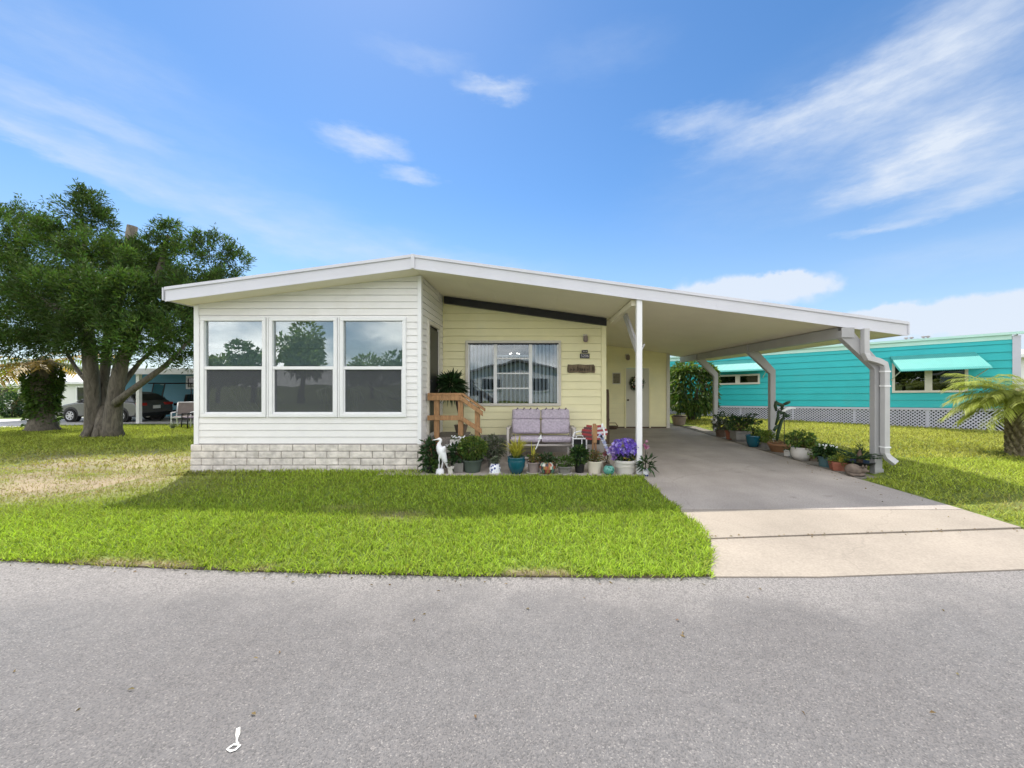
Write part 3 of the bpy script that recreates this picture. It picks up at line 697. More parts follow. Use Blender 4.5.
front_keep = lambda x, y: (x < np.minimum(1.70, 1.36 + (y - 3.0) * .46) - .03 * np.sin(y * 9)) & (y > np.minimum(ys(x), 6) - .015 + .03 * np.sin(x * 3.1) * np.sin(x * 7.7)) & ~((x > -6.0) & (y > 6.62)) & ~((x > -1.9) & (y > 6.24))
o = grass('grass', -9.5, 1.78, 2.98, 4.7, 4200, front_keep, .072, .0085, .2, 1)
tag(o, 'thick green grass of the front lawn nearest the street', 'grass')
o = grass('grass', -9.5, 1.5, 2.93, 3.5, 2600, lambda x, y: (np.abs(y - np.minimum(ys(x), 6) - .03) < .05) & (x < 1.40), .06, .0085, .15, 12)
tag(o, 'ragged grass fringe along the street edge of the front lawn', 'grass')
o = grass('grass', -14, 1.75, 4.7, 6.75, 2400, front_keep, .07, .010, .25, 2)
tag(o, 'thick green grass of the front lawn below the block skirting', 'grass')
o = grass('grass', -28, -5.9, 6.75, 16.4, 620, lambda x, y: ~((x < -20.9) & (y > 15.5)), .10, .017, .75, 3)
tag(o, 'sunlit yellow green grass around the big tree', 'grass')
side_keep = lambda x, y: (x > 5.09) & ~((x < 5.6) & (y > 6.05)) & (y > 3.98 + np.clip(x - 7, -1, 0) * 0) & (y < 16.6 - (x - 7.8) * .85 + 1.2)
o = grass('grass', 5.05, 12.5, 3.98, 7.2, 1500, side_keep, .075, .011, .65, 4)
tag(o, 'grass of the side lawn beside the carport column', 'grass')
o = grass('grass', 5.3, 16.5, 7.2, 17.5, 560, side_keep, .085, .019, 1.15, 5)
tag(o, 'bright yellow green grass in front of the teal house', 'grass')

# ------------------------------------------------------------------ the house
RX0, RXR, RZ = -6.055, 6.07, 3.595             # left eave, right eave, ridge height (top of the roof)
RIDGE = -2.01
YF, YB = 6.30, 18.5
def rtop(x): return RZ - .132 * (RIDGE - x) if x < RIDGE else RZ - .1357 * (x - RIDGE)
RT = .195                                     # roof thickness at the fascia
def runder(x): return rtop(x) - RT
house = thing('mobile_home', (-2, 8.4, 0), 'cream and yellow mobile home with a wide sloping roof and carport', 'house')
FY = 6.73                                     # front wall plane
clip_l = [((RX0, 0, runder(RX0) + .01), Vector((-.132, 0, 1)).normalized()), ((RIDGE, 0, runder(RIDGE) + .01), Vector((.136, 0, 1)).normalized())]

WIN = [(PX(202, FY), PX(267, FY)), (PX(270, FY), PX(338, FY)), (PX(340.5, FY), PX(406.5, FY))]
WZ0, WZ1 = PZ(417, FY), PZ(317.5, FY)
holes = [(a + .03, b_ - .03, WZ0 + .03, WZ1 - .03) for a, b_ in WIN]
mb = MB(); siding(mb, -5.94, -2.03, .455, 3.5, .118, holes, lambda u, w, d: (u, FY - d, w), .012, .005)
wall = mb.build('front_wall', 'cream', house, world=True, clip=clip_l, normals=False)
# left and right side walls of the front room and the trim at the corners
DY0, DY1, DZ0, DZ1 = 7.16, 7.96, .56, 2.62
mb = MB(); siding(mb, FY + .0, 18.3, .455, 3.5, .118, [], lambda u, w, d: (-5.94 - d, u, w))
mb.build('side_wall', 'cream', house, world=True, clip=clip_l, normals=False)
mb = MB(); siding(mb, FY, 8.36, .02, 3.5, .118, [(DY0, DY1, DZ0, DZ1)], lambda u, w, d: (-2.03 + d, u, w), .012, .005)
mb.build('side_wall', 'cream', house, world=True, clip=clip_l, normals=False)
for x0, x1 in ((-5.965, -5.885), (-2.065, -2.0)):
    mb = MB(); mb.bb(x0, x1, FY - .022, FY - .001, .45, runder(x0) - .005)
    if x0 > -3: mb.bb(-2.022, -2.0, FY - .001, FY + .07, .45, runder(-2.0))
    mb.build('corner_trim', 'white', house, world=True, bevel=.004)
# windows of the front room
for i, (a, b_) in enumerate(WIN):
    fr = MB(); frame_xz(fr, a, b_, WZ0, WZ1, .062, FY - .04, FY + .04)
    f = fr.build('window', 'white', house, world=True, bevel=.006)
    zi0, zi1 = WZ0 + .062, WZ1 - .062; zm = PZ(368, FY); xi0, xi1 = a + .062, b_ - .062
    g = MB(); g.bb(xi0, xi1, FY - .028, FY + .01, zm - .028, zm + .028); g.bb(xi0, xi1, FY - .02, FY + .01, zi0, zi0 + .025)
    g.bb(xi0, xi0 + .022, FY - .02, FY + .01, zi0 + .025, zm - .028); g.bb(xi1 - .022, xi1, FY - .02, FY + .01, zi0 + .025, zm - .028)
    g.build('sash', 'white', f, world=True, bevel=.004)
    g = MB(); g.bb(xi0, xi1, FY + .012, FY + .016, zm, zi1); g.build('pane', 'glass', f, world=True)
    g = MB(); g.bb(xi0 + .01, xi1 - .01, FY + .020, FY + .024, zi0, zm); g.build('pane', 'glass_low', f, world=True)
    g = MB(); g.add([(xi0, FY + .004, zi0), (xi1, FY + .004, zi0), (xi1, FY + .004, zm), (xi0, FY + .004, zm)], [(0, 1, 2, 3)]); g.build('insect_screen', 'screen', f, world=True)
    if True:
        g = MB()
        for k in range(5):
            z = zi1 - .085 - k * .155; g.bb(xi0, xi1, FY + .06 + .01 * (k % 2), FY + .066 + .01 * (k % 2), z - .0765, z + .0765)
        g.build('blind', 'shade', f, world=True)
# vertical joint strips with fixings between the windows
for x in ((WIN[0][1] + WIN[1][0]) / 2, (WIN[1][1] + WIN[2][0]) / 2, WIN[0][0] - .04):
    mb = MB(); mb.bb(x - .012, x + .012, FY - .03, FY - .002, WZ0, WZ1)
    for k in range(9): mb.ball((x, FY - .03, WZ0 + .12 + k * .19), .009, 6, 4)
    mb.build('joint_strip', 'white', house, world=True)
# interior of the front room (seen through the glass)
mb = MB()
for q in ([(-5.9, 9.8, .5), (-2.1, 9.8, .5), (-2.1, 9.8, 2.95), (-5.9, 9.8, 2.95)], [(-5.9, 6.8, .5), (-2.1, 6.8, .5), (-2.1, 9.8, .5), (-5.9, 9.8, .5)],
          [(-5.9, 6.8, .5), (-5.9, 9.8, .5), (-5.9, 9.8, 2.95), (-5.9, 6.8, 2.95)], [(-2.1, 6.8, .5), (-2.1, 9.8, .5), (-2.1, 9.8, 2.95), (-2.1, 6.8, 2.95)],
          [(-5.9, 6.8, 2.9), (-2.1, 6.8, 2.9), (-2.1, 9.8, 2.95), (-5.9, 9.8, 2.95)]): mb.add(q, [(0, 1, 2, 3)])
mb.build('interior', 'room', house, world=True)
def wicker_chair(x, y, rz, label):
    t = thing('wicker_chair', (x, y, .5), label, 'chair', 'chairs behind the front windows', rz)
    mb = MB()
    for k in range(9):
        a = R(-70 + 140 * k / 8); mb.tube([(.27 * math.sin(a), -.05, .42), (.33 * math.sin(a), .2 * math.cos(a) + .12, .68), (.36 * math.sin(a), .26 * math.cos(a) + .16, .98 * (1 - .12 * abs(math.sin(a))))], .012, 5)
    pts = [(.37 * math.sin(R(a)), .27 * math.cos(R(a)) + .16, 1.0 - .13 * abs(math.sin(R(a)))) for a in range(-80, 81, 16)]; mb.tube([(-.37, -.25, .62)] + pts + [(.37, -.25, .62)], .024, 6)
    mb.build('backrest', 'wicker', t, smooth=True)
    mb = MB(); mb.box((0, 0, .42), (.56, .54, .07)); mb.build('seat', 'wicker', t, bevel=.02)
    for x_, y_ in ((-.24, -.24), (.24, -.24), (-.24, .24), (.24, .24)):
        mb = MB(); mb.tube([(x_, y_, .39), (x_ * 1.1, y_ * 1.1, 0)], .02, 6); mb.build('leg', 'wicker', t)
    return t
wicker_chair(-5.35, 7.35, R(60), 'white wicker chair inside, behind the left front window')
wicker_chair(-3.75, 7.4, R(200), 'white wicker chair inside, behind the middle front window')
wicker_chair(-2.75, 7.45, R(120), 'white wicker chair inside, behind the right front window')
# block skirting
mb = MB(); rr = random.Random(4)
z0 = -.03; hrow = .1205; y = FY
for r in range(4):
    x = -6.0 - (.2 if r % 2 else 0)
    while x < -1.965:
        L_ = .395; a = max(x, -6.0); b_ = min(x + L_, -1.965)
        if b_ - a > .03:
            j = rr.uniform(-.006, .006); mb.bb(a + .006, b_ - .006, FY - .055 + j, FY + .03, z0 + r * hrow + .006, z0 + (r + 1) * hrow - .006)
        x += L_
for r in range(4):
    for k in range(4): mb.bb(-1.99, -1.95, FY + .04 + k * .4, FY + .43 + k * .4, z0 + r * hrow + .006, z0 + (r + 1) * hrow - .006)
sk = mb.build('block_skirting', 'brick', house, world=True, bevel=.008)
mb = MB(); mb.bb(-5.985, -1.975, FY - .038, FY + .05, -.05, z0 + 4 * hrow - .004); mb.bb(-5.985, -5.94, FY + .05, 18.3, -.6, .45); mb.bb(-2.03, -1.97, FY + .05, 8.35, -.05, .44); mb.build('mortar_bed', 'mortar', sk, world=True)

# roof: sheets either side of the ridge, soffit and fascia
def roof_poly(x0, x1, ta, tb): return [(x0, rtop(x0) - tb), (x1, rtop(x1) - tb), (x1, rtop(x1) - ta), (x0, rtop(x0) - ta)]
mb = MB(); mb.prism(roof_poly(RX0 - .02, RIDGE, .0, .05), 'y', YF + .02, YB); mb.prism(roof_poly(RIDGE, 1.6, .0, .05), 'y', YF + .02, YB); mb.prism(roof_poly(1.6, RXR - .02, .0, .05), 'y', YF + .02, 13.5)
mb.build('roof', 'roofwhite', house, world=True)
def soff(x0, x1, y1, n):
    mb = MB(); ww = (x1 - x0) / n
    for i in range(n):
        a = x0 + i * ww; b_ = a + ww - .0015
        mb.prism(roof_poly(a, b_, .15, RT - .002), 'y', YF + .012, y1)
    mb.prism(roof_poly(x0, x1, .10, .149), 'y', YF + .012, y1)
    return mb.build('soffit', 'soffit', house, world=True)
soff(RX0 + .02, RIDGE, 7.0, 10); soff(RIDGE, 1.6, 8.5, 9); soff(1.6, RXR - .02, 13.45, 11)
def fascia(x0, x1):
    mb = MB(); mb.prism(roof_poly(x0, x1, -.012, RT + .012), 'y', YF - .012, YF + .012); mb.prism(roof_poly(x0, x1, -.02, .028), 'y', YF - .034, YF - .012); mb.prism(roof_poly(x0, x1, RT - .01, RT + .02), 'y', YF - .02, YF - .012)
    xs_ = x0 + 1.9
    while xs_ < x1 - .4: mb.prism(roof_poly(xs_, xs_ + .03, .03, RT - .012), 'y', YF - .0145, YF - .0125); xs_ += 3.05
    return mb.build('fascia', 'fascia', house, world=True, bevel=.003)
fascia(RX0, RIDGE - .012); fascia(RIDGE + .012, RXR)
mb = MB(); mb.bb(RIDGE - .03, RIDGE + .03, YF - .038, YF - .013, RZ - RT - .012, RZ + .022); mb.build('ridge_cap', 'fascia', house, world=True)
for xa, xb, yb, xr in ((RXR - .002, RXR + .02, 13.5, RXR), (RX0 - .04, RX0 - .018, YB, RX0)): mb = MB(); mb.bb(xa, xb, YF - .03, yb, rtop(xr) - RT, rtop(xr) + .01); mb.build('eave_trim', 'fascia', house, world=True, bevel=.003)
for px, dz in ((640, .02), (856, .02), (882, .025)):
    x = PX(px, 7); mb = MB(); mb.tube([(x, 7.1, rtop(x)), (x, 7.1, rtop(x) + .05 + dz)], .025, 8); mb.build('roof_vent', 'darkdoor', house, world=True)

# yellow wall of the porch
YW = 8.38
BW = (PX(465.7, YW), PX(561, YW), PZ(405.8, YW), PZ(340.7, YW))
mb = MB(); siding(mb, -2.03, 1.5, .39, 3.45, .165, [(BW[0] + .03, BW[1] - .03, BW[2] + .03, BW[3] - .03)], lambda u, w, d: (u, YW - d, w), .016)
clip_r = [((RIDGE, 0, runder(RIDGE) + .005), Vector((.136, 0, 1)).normalized())]
mb.build('porch_wall', 'yellow', house, world=True, clip=clip_r, normals=False)
mb = MB(); mb.bb(-2.0, 1.5, YW - .005, YW + .02, 0, .388); mb.build('porch_footing', 'mortar', house, world=True)
mb = MB(); mb.bb(1.42, 1.525, YW - .03, YW - .017, .3, runder(1.5) - .01); mb.bb(1.505, 1.525, YW - .017, YW + .1, .3, runder(1.5) - .01); mb.build('corner_trim', 'yellow', house, world=True, bevel=.003)
mb = MB(); siding(mb, YW, 13.0, .02, 3.3, .165, [], lambda u, w, d: (1.5 + d, u, w)); mb.build('side_wall', 'yellow', house, world=True, clip=clip_r, normals=False)
mb = MB(); mb.prism([(-1.98, runder(-1.98) - .155), (1.52, runder(1.52) - .165), (1.52, runder(1.52) - .004), (-1.98, runder(-1.98) - .004)], 'y', YW - .10, YW - .02)
mb.build('roof_beam', 'black', house, world=True)
# picture window with vertical blinds
fr = MB(); frame_xz(fr, BW[0], BW[1], BW[2], BW[3], .055, YW - .05, YW + .03)
bw = fr.build('window', 'offwhite', house, world=True, bevel=.005)
x0, x1, z0, z1 = BW[0] + .055, BW[1] - .055, BW[2] + .055, BW[3] - .055
m1, m2 = PX(495.4, YW), PX(530.6, YW)
g = MB()
for xm in (m1, m2): g.bb(xm - .036, xm + .036, YW - .035, YW + .02, z0, z1)
for py in (358.6, 373.4, 388.3): z = PZ(py, YW); g.bb(m1 + .036, m2 - .036, YW - .03, YW + .015, z - .014, z + .014)
g.bb(x0, x0 + .03, YW - .03, YW + .02, z0, z1); g.bb(x1 - .03, x1, YW - .03, YW + .02, z0, z1)
g.build('mullion', 'white', bw, world=True, bevel=.004)
g = MB(); g.bb(x0, x1, YW - .046, YW - .036, z1 - .03, z1); g.build('head_track', 'black', bw, world=True)
for a, b_ in ((x0 + .03, m1 - .036), (m1 + .036, m2 - .036), (m2 + .036, x1 - .03)):
    g = MB(); g.bb(a, b_, YW + .004, YW + .008, z0, z1); g.build('pane', 'glass_big', bw, world=True)
for (a, b_, ang, n, zt) in ((x0 + .02, m1, 64, 7, z1 - .01), (m1, m2, 74, 8, z1 - .28), (m2, x1 - .02, 52, 7, z1 - .01)):
    g = MB(); st = (b_ - a) / n
    for k in range(n): g.box((a + st * (k + .5), YW + .13, (z0 + zt) / 2), (.088, .003, zt - z0 - .01), (0, 0, R(ang)))
    g.bb(a, b_, YW + .10, YW + .16, zt, zt + .03)
    g.build('vertical_blind', 'blind', bw, world=True)
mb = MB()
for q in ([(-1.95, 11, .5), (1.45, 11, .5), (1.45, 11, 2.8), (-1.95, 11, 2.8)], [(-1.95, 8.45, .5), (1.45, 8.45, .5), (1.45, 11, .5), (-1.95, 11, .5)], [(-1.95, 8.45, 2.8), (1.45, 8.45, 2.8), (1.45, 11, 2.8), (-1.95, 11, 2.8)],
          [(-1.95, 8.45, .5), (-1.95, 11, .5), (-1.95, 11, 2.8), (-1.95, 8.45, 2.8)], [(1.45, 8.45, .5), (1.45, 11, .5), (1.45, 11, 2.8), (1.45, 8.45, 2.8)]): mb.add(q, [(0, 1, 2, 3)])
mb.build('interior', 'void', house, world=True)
# chandelier inside
cz = PZ(353.5, 9.4)
ch = thing('chandelier', (PX(514.5, 9.4), 9.4, cz - .1), 'small lit chandelier hanging inside the picture window', 'chandelier')
mb = MB(); mb.tube([(0, 0, .1), (0, 0, 2.8 - cz + .1)], .008, 6); mb.ball((0, 0, .06), .04)
for k in range(5):
    a = 2 * math.pi * k / 5 + .3; mb.tube([(0, 0, .05), (.06 * math.cos(a), .06 * math.sin(a), .01), (.12 * math.cos(a), .12 * math.sin(a), .06)], .006, 5)
mb.build('arm_frame', 'brass', ch)
for k in range(5):
    a = 2 * math.pi * k / 5 + .3; mb = MB(); mb.ball((.12 * math.cos(a), .12 * math.sin(a), .095), .013, 8, 6); mb.build('bulb', 'bulb', ch)
# side door
dr = MB(); dr.bb(-2.05, -2.01, DY0 + .05, DY1 - .05, DZ0 + .01, DZ1 - .05); d = dr.build('door', 'darkdoor', house, world=True)
fr = MB(); fr.bb(-2.03, -1.985, DY0 - .02, DY0 + .06, DZ0, DZ1); fr.bb(-2.03, -1.985, DY1 - .06, DY1 + .02, DZ0, DZ1); fr.bb(-2.03, -1.985, DY0 - .02, DY1 + .02, DZ1, DZ1 + .07); fr.build('frame', 'offwhite', d, world=True, bevel=.004)
fr = MB(); fr.ball((-1.985, DY0 + .1, 1.55), .03); fr.bb(-2.0, -1.985, DY0 + .08, DY0 + .12, 1.48, 1.6); fr.build('handle', 'black', d, world=True)

# carport: posts, beams, arms, downspout
mb = MB(); px = 1.70; mb.bb(px - .045, px + .045, 6.315, 6.405, -.08, runder(px) - .005); pst = mb.build('porch_post', 'white', house, world=True, bevel=.008)
mb = MB(); mb.add([(px - .05, 6.42, 2.03), (px - .01, 6.42, 2.03), (px - .01, 7.3, 2.78), (px - .05, 7.3, 2.78), (px - .05, 6.42, 2.22), (px - .01, 6.42, 2.22), (px - .01, 7.1, 2.80), (px - .05, 7.1, 2.80)],
    [(0, 1, 2, 3), (4, 5, 6, 7), (0, 3, 7, 4), (1, 2, 6, 5), (0, 1, 5, 4), (3, 2, 6, 7)]); mb.box((px + .058, 6.34, 2.10), (.02, .02, .13), (0, R(25), 0)); mb.build('brace', 'column', pst, world=True)
def sloped_beam(x, w, h, y0, y1, m): 
    mb = MB(); mb.bb(x - w / 2, x + w / 2, y0, y1, runder(x) - h, runder(x) - .006); return mb.build('carport_beam', m, house, world=True, bevel=.004)
sloped_beam(1.64, .10, .10, 6.42, YW - .03, 'soffit')
BXC, CXC = 5.06, 5.615
sloped_beam(BXC, .10, .19, 6.4, 13.4, 'column')
cols = []
for Yc in (6.36, 9.17, 12.05):
    zb = float(gz(CXC, Yc)) - .08; zk = 1.80; zt = runder(BXC) - .16
    w = .062
    mb = MB()
    poly = [(CXC - w, zb), (CXC + w, zb), (CXC + w, zk + .03), (BXC + .12, zt + .10), (BXC - .06, zt + .10), (BXC - .06, zt - .02), (CXC - w, zk - .06)]
    mb.prism(poly, 'y', Yc - w * .85, Yc + w * .85)
    c_ = mb.build('carport_column', 'column', house, world=True, bevel=.006)
    mb = MB(); mb.bb(BXC - .075, BXC + .13, Yc - .085, Yc - .066, zt - .02, zt + .14); mb.build('column_plate', 'column', c_, world=True); mb = MB(); mb.bb(CXC - w - .01, CXC + w + .01, Yc - w * .85 - .012, Yc - w * .85 - .002, zb + .10, zb + .16); mb.build('column_plate', 'column', c_, world=True)
    cols.append(c_)
mb = MB(); yd = 6.24
xa, xb = PX(866, yd), PX(885, yd)
zt = runder(xa)
path = [(xa, yd + .02, zt), (xa, yd + .02, PZ(353, yd)), (xa + .03, yd, PZ(358.5, yd)), (xb - .12, yd, PZ(361, yd)), (xb - .02, yd, PZ(364, yd)), (xb, yd, PZ(370, yd)), (xb, yd, PZ(453, yd)), (xb + .03, yd - .02, PZ(457.5, yd)), (xb + .10, yd - .08, PZ(462.5, yd))]
mb.tube(path, .062, 4)
mb.build('downspout', 'galv', house, world=True, bevel=.006)
mb = MB()
for py in (371.5, 386, 447): mb = MB(); z = PZ(py, yd); mb.box((xb, yd, z), (.105, .105, .022)); mb.build('pipe_strap', 'white', house, world=True)

# storage room at the back of the carport
SY = 13.0
mb = MB(); SX0, SX1 = 1.5, PX(669, SY)
dx0, dx1, dz1 = PX(624.5, SY), PX(650.5, SY), PZ(366.8, SY)
siding(mb, SX0, SX1, .02, 3.0, .165, [(dx0, dx1, 0, dz1)], lambda u, w, d: (u, SY - d, w)); siding(mb, SY, 16, .02, 3, .165, [], lambda u, w, d: (SX1 + d, u, w))
mb.build('storage_wall', 'yellow', house, world=True, clip=clip_r, normals=False)
mb = MB(); mb.bb(SX1 - .09, SX1 + .02, SY - .03, SY - .016, .02, runder(SX1)); mb.build('corner_trim', 'offwhite', house, world=True)
mb = MB(); mb.bb(dx0 + .05, dx1 - .05, SY - .005, SY + .03, .03, dz1 - .05); d = mb.build('storage_door', 'door', house, world=True)
mb = MB(); mb.bb(dx0, dx0 + .045, SY - .03, SY, .02, dz1); mb.bb(dx1 - .045, dx1, SY - .03, SY, .02, dz1); mb.bb(dx0 + .045, dx1 - .045, SY - .03, SY, dz1 - .045, dz1); mb.build('frame', 'yellow', d, world=True)
mb = MB(); mb.ball((dx0 + .11, SY - .05, .96), .035); mb.tube([(dx0 + .11, SY - .05, .96), (dx0 + .11, SY, .96)], .014, 6); mb.build('handle', 'brass', d, world=True, smooth=True)
mb = MB(); mb.bb(SX0 + .02, SX1 - .1, SY - .025, SY - .017, .018, .06); mb.build('sill_plate', 'darkwood', house, world=True)

# ---- things fixed to or hanging on the walls
def porch_lamp(px, py, Y, label, s=1.0):
    t = thing('wall_lamp', (PX(px, Y), Y - .02, PZ(py, Y)), label, 'lamp')
    mb = MB(); mb.box((0, -.012, .02), (.09 * s, .024, .13 * s)); mb.tube([(0, -.02, .05 * s), (0, -.09 * s, .07 * s), (.0, -.10 * s, .04 * s)], .012 * s, 6); mb.build('bracket', 'offwhite', t, bevel=.004)
    mb = MB(); mb.lathe([(.02 * s, .05 * s), (.045 * s, .03 * s), (.05 * s, -.06 * s), (.03 * s, -.09 * s)], (0, -.10 * s, 0), 8); mb.build('lamp_shade', 'mauvepot', t)
    return t
porch_lamp(585, 338.5, YW, 'small pale wall lamp above the black house number')
porch_lamp(627, 357, SY, 'small wall lamp over the storage room door', 1.3)
t = thing('house_number', (PX(584.6, YW), YW - .022, PZ(356, YW)), 'black house number plaque with pale digits and a small upper tab', 'plaque')
mb = MB(); mb.bb(-.105, .105, -.012, 0, -.052, .052); mb.build('plate', 'plaque', t, bevel=.004)
mb = MB(); mb.bb(-.066, .066, -.010, 0, .066, .128); mb.build('upper_tab', 'plaque', t, bevel=.004)
text_mesh('5206', .088, 'digits', 'letter', t, (0, -.0125, -.002), depth=.002)
mb = MB(); rr = random.Random(2)
for k in range(5): mb.bb(-.042 + k * .018, -.031 + k * .018, -.013, -.010, .088, .088 + rr.uniform(.008, .02))
mb.build('small_marks', 'offwhite', t)
t = thing('wooden_sign', (PX(581, YW), YW - .022, PZ(368.6, YW)), 'long carved dark wooden name sign on the yellow wall', 'sign')
mb = MB(); mb.prism([(-.30, -.07), (-.26, -.095), (-.1, -.085), (.05, -.1), (.2, -.088), (.29, -.095), (.305, -.03), (.295, .05), (.27, .088), (.1, .08), (-.05, .092), (-.2, .082), (-.29, .09), (-.3, .02)], 'y', -.03, 0); mb.build('board', 'signwood', t, bevel=.006)
mb = MB(); rr = random.Random(9)
x = -.26
while x < .25:
    w = rr.uniform(.028, .05); h = rr.uniform(.05, .1); z0 = -.05
    if rr.random() < .2: x += .03; continue
    mb.tube([(x, -.032, z0 + h), (x + w * .1, -.032, z0)], .008, 5); mb.tube([(x, -.032, z0 + h * rr.uniform(.4, 1)), (x + w * .7, -.032, z0 + h * rr.uniform(.3, 1)), (x + w * .6, -.032, z0 + rr.uniform(0, .02))], .007, 5)
    x += w + .014
mb.build('carving', 'signcarve', t)
t = thing('framed_picture', (PX(616.3, SY), SY - .02, PZ(378.4, SY)), 'small dark framed picture left of the storage door', 'picture')
mb = MB(); frame_xz(mb, -.14, .14, -.19, .19, .025, -.025, 0); mb.build('frame', 'offwhite', t)
mb = MB(); mb.bb(-.115, .115, -.012, -.004, -.165, .165); mb.build('print', mat('print', (.22, .19, .12), .5, .5, 7, stain=(.05, .05, .04), stain_scale=5, stain_amt=.9), t)
t = thing('wreath', (PX(636.5, SY), SY - .03, PZ(383.5, SY)), 'dark twig wreath with pale flowers hanging on the storage door', 'wreath')
n = 900; a = rng.uniform(0, 2 * np.pi, n); rr_ = .15 + rng.normal(0, .04, n); pos = np.stack([rr_ * np.cos(a), -.03 + rng.normal(0, .025, n), rr_ * np.sin(a)], 1)
dirs = np.stack([np.cos(a) - np.sin(a), rng.normal(-.3, .4, n), np.sin(a) + np.cos(a)], 1); leaves('leaves', pos, dirs, .07, .022, 'g_dark', t)
mb = MB()
for k in range(18):
    a = rng.uniform(0, 6.28); mb.cur = [(.75, .7, .6), (.6, .2, .2), (.7, .6, .3)][k % 3]; mb.ball((.17 * math.cos(a) + rng.normal(0, .03), -.07, .17 * math.sin(a) + rng.normal(0, .03)), .026, 7, 5)
mb.build('flowers', 'tint', t)
t = thing('basket', (PX(612.5, 12.7), 12.7, .016), 'low brown basket on the concrete by the storage door', 'basket')
mb = MB(); mb.lathe([(.13, 0), (.17, .03), (.19, .10), (.175, .10), (.15, .03), (0, .025)], n=18, sy=.7); mb.build('body', 'darkwood', t); mb = MB(); mb.tube([(-.18, 0, .09), (-.1, 0, .2), (.1, 0, .2), (.18, 0, .09)], .012, 6); mb.build('handle', 'clay', t)
# dark board leaning at the house corner
t = thing('leaning_board', (1.76, 9.6, .02), 'narrow dark board leaning by the yellow house corner', 'board')
mb = MB(); mb.prism([(-.11, 0), (-.02, 0), (-.02, 1.35), (-.09, 1.2)], 'x', -.06, .05); o = mb.build('plank', 'darkwood', t, bevel=.005)
mb = MB(); mb.box((.055, -.06, .6), (.012, .09, .05)); mb.build('cleat', 'greywood', t)

# ------------------------------------------------------------------ porch: steps, bench, ornaments, pots
t = thing('porch_steps', (-1.6, 7.55, .02), 'cedar railed wooden porch steps leading up to the side door', 'steps')
def W(m, name, par, bev=.004): return m.build(name, par[1], par[0], world=True, bevel=bev)
mb = MB()
for k in range(6): mb.bb(-1.97, -1.36, 7.16 + k * .145, 7.295 + k * .145, .47, .505)
W(mb, 'landing', (t, 'greywood'))
for k, (xa, z) in enumerate(((-1.355, .35), (-1.08, .19))):
    mb = MB(); mb.bb(xa, xa + .13, 7.2, 8.05, z - .035, z); mb.bb(xa + .14, xa + .27, 7.2, 8.05, z - .035, z); W(mb, 'step', (t, 'greywood'))
mb = MB(); mb.prism([(-1.36, .30), (-.80, .02), (-.80, .06), (-1.36, .46)], 'y', 7.14, 7.175); W(mb, 'stringer', (t, 'greywood')); mb = MB(); mb.prism([(-1.36, .30), (-.80, .02), (-.80, .06), (-1.36, .46)], 'y', 8.06, 8.09); W(mb, 'stringer', (t, 'greywood')); mb = MB(); mb.bb(-1.97, -1.36, 7.12, 7.155, .33, .468); W(mb, 'fascia_board', (t, 'greywood'))
YR = 7.12
for x, zt, zb in ((PX(437, YR), 1.30, .03), (PX(461, YR), 1.30, .03), (PX(477.5, YR), 1.07, .03)):
    mb = MB(); mb.bb(x - .045, x + .045, YR - .05, YR + .03, zb, zt); W(mb, 'post', (t, 'cedar'))
xL, xM, xE = -1.985, PX(463, YR), PX(485, YR)
zT = PZ(394, YR); zE = PZ(410, YR)
mb = MB(); mb.bb(xL, xM, YR - .075, YR + .07, zT - .02, zT + .018); W(mb, 'handrail', (t, 'cedar'))
mb = MB(); mb.bb(xL, xM - .03, YR - .088, YR - .051, zT - .115, zT - .022); W(mb, 'handrail', (t, 'cedar'))
mb = MB(); mb.prism([(xM + .002, zT - .022), (xE, zE - .02), (xE, zE + .02), (xM + .002, zT + .018)], 'y', YR - .075, YR + .07); W(mb, 'sloping_rail', (t, 'cedar'))
mb = MB(); mb.prism([(xM - .028, zT - .12), (xE - .03, zE - .11), (xE - .03, zE - .022), (xM - .028, zT - .024)], 'y', YR - .088, YR - .051); W(mb, 'sloping_rail', (t, 'cedar'))
zM = PZ(417.5, YR)
mb = MB(); mb.bb(xL, xM - .03, YR - .088, YR - .051, zM - .045, zM + .045); W(mb, 'mid_rail', (t, 'cedar'))
mb = MB(); mb.prism([(xM - .028, zM - .045), (xE - .05, zE - .43), (xE - .05, zE - .34), (xM - .028, zM + .045)], 'y', YR - .088, YR - .051); W(mb, 'mid_rail', (t, 'cedar'))

# dark yucca on the landing
t = thing('potted_yucca', (PX(461, 7.85), 7.85, .505), 'dark bushy yucca on a thick stem in a pot beside the side door', 'plant')
mb = MB(); mb.lathe([(.10, 0), (.14, .16), (.15, .16), (.13, .155), (0, .14)], n=16); mb.build('pot', 'brownpot', t, smooth='auto')
mb = MB(); mb.tube([(0, 0, .12), (-.02, .0, .4), (-.09, 0, .7)], [.05, .045, .04], 7); mb.build('stem', 'darkwood', t, smooth=True)
p1, u1 = ell(420, (.26, .22, .26), .1); pos = p1 * .55 + np.array([-.2, 0, .98]); leaves('foliage', pos, u1 + np.array([0, 0, .15]), .24, .045, 'g_dark', t)

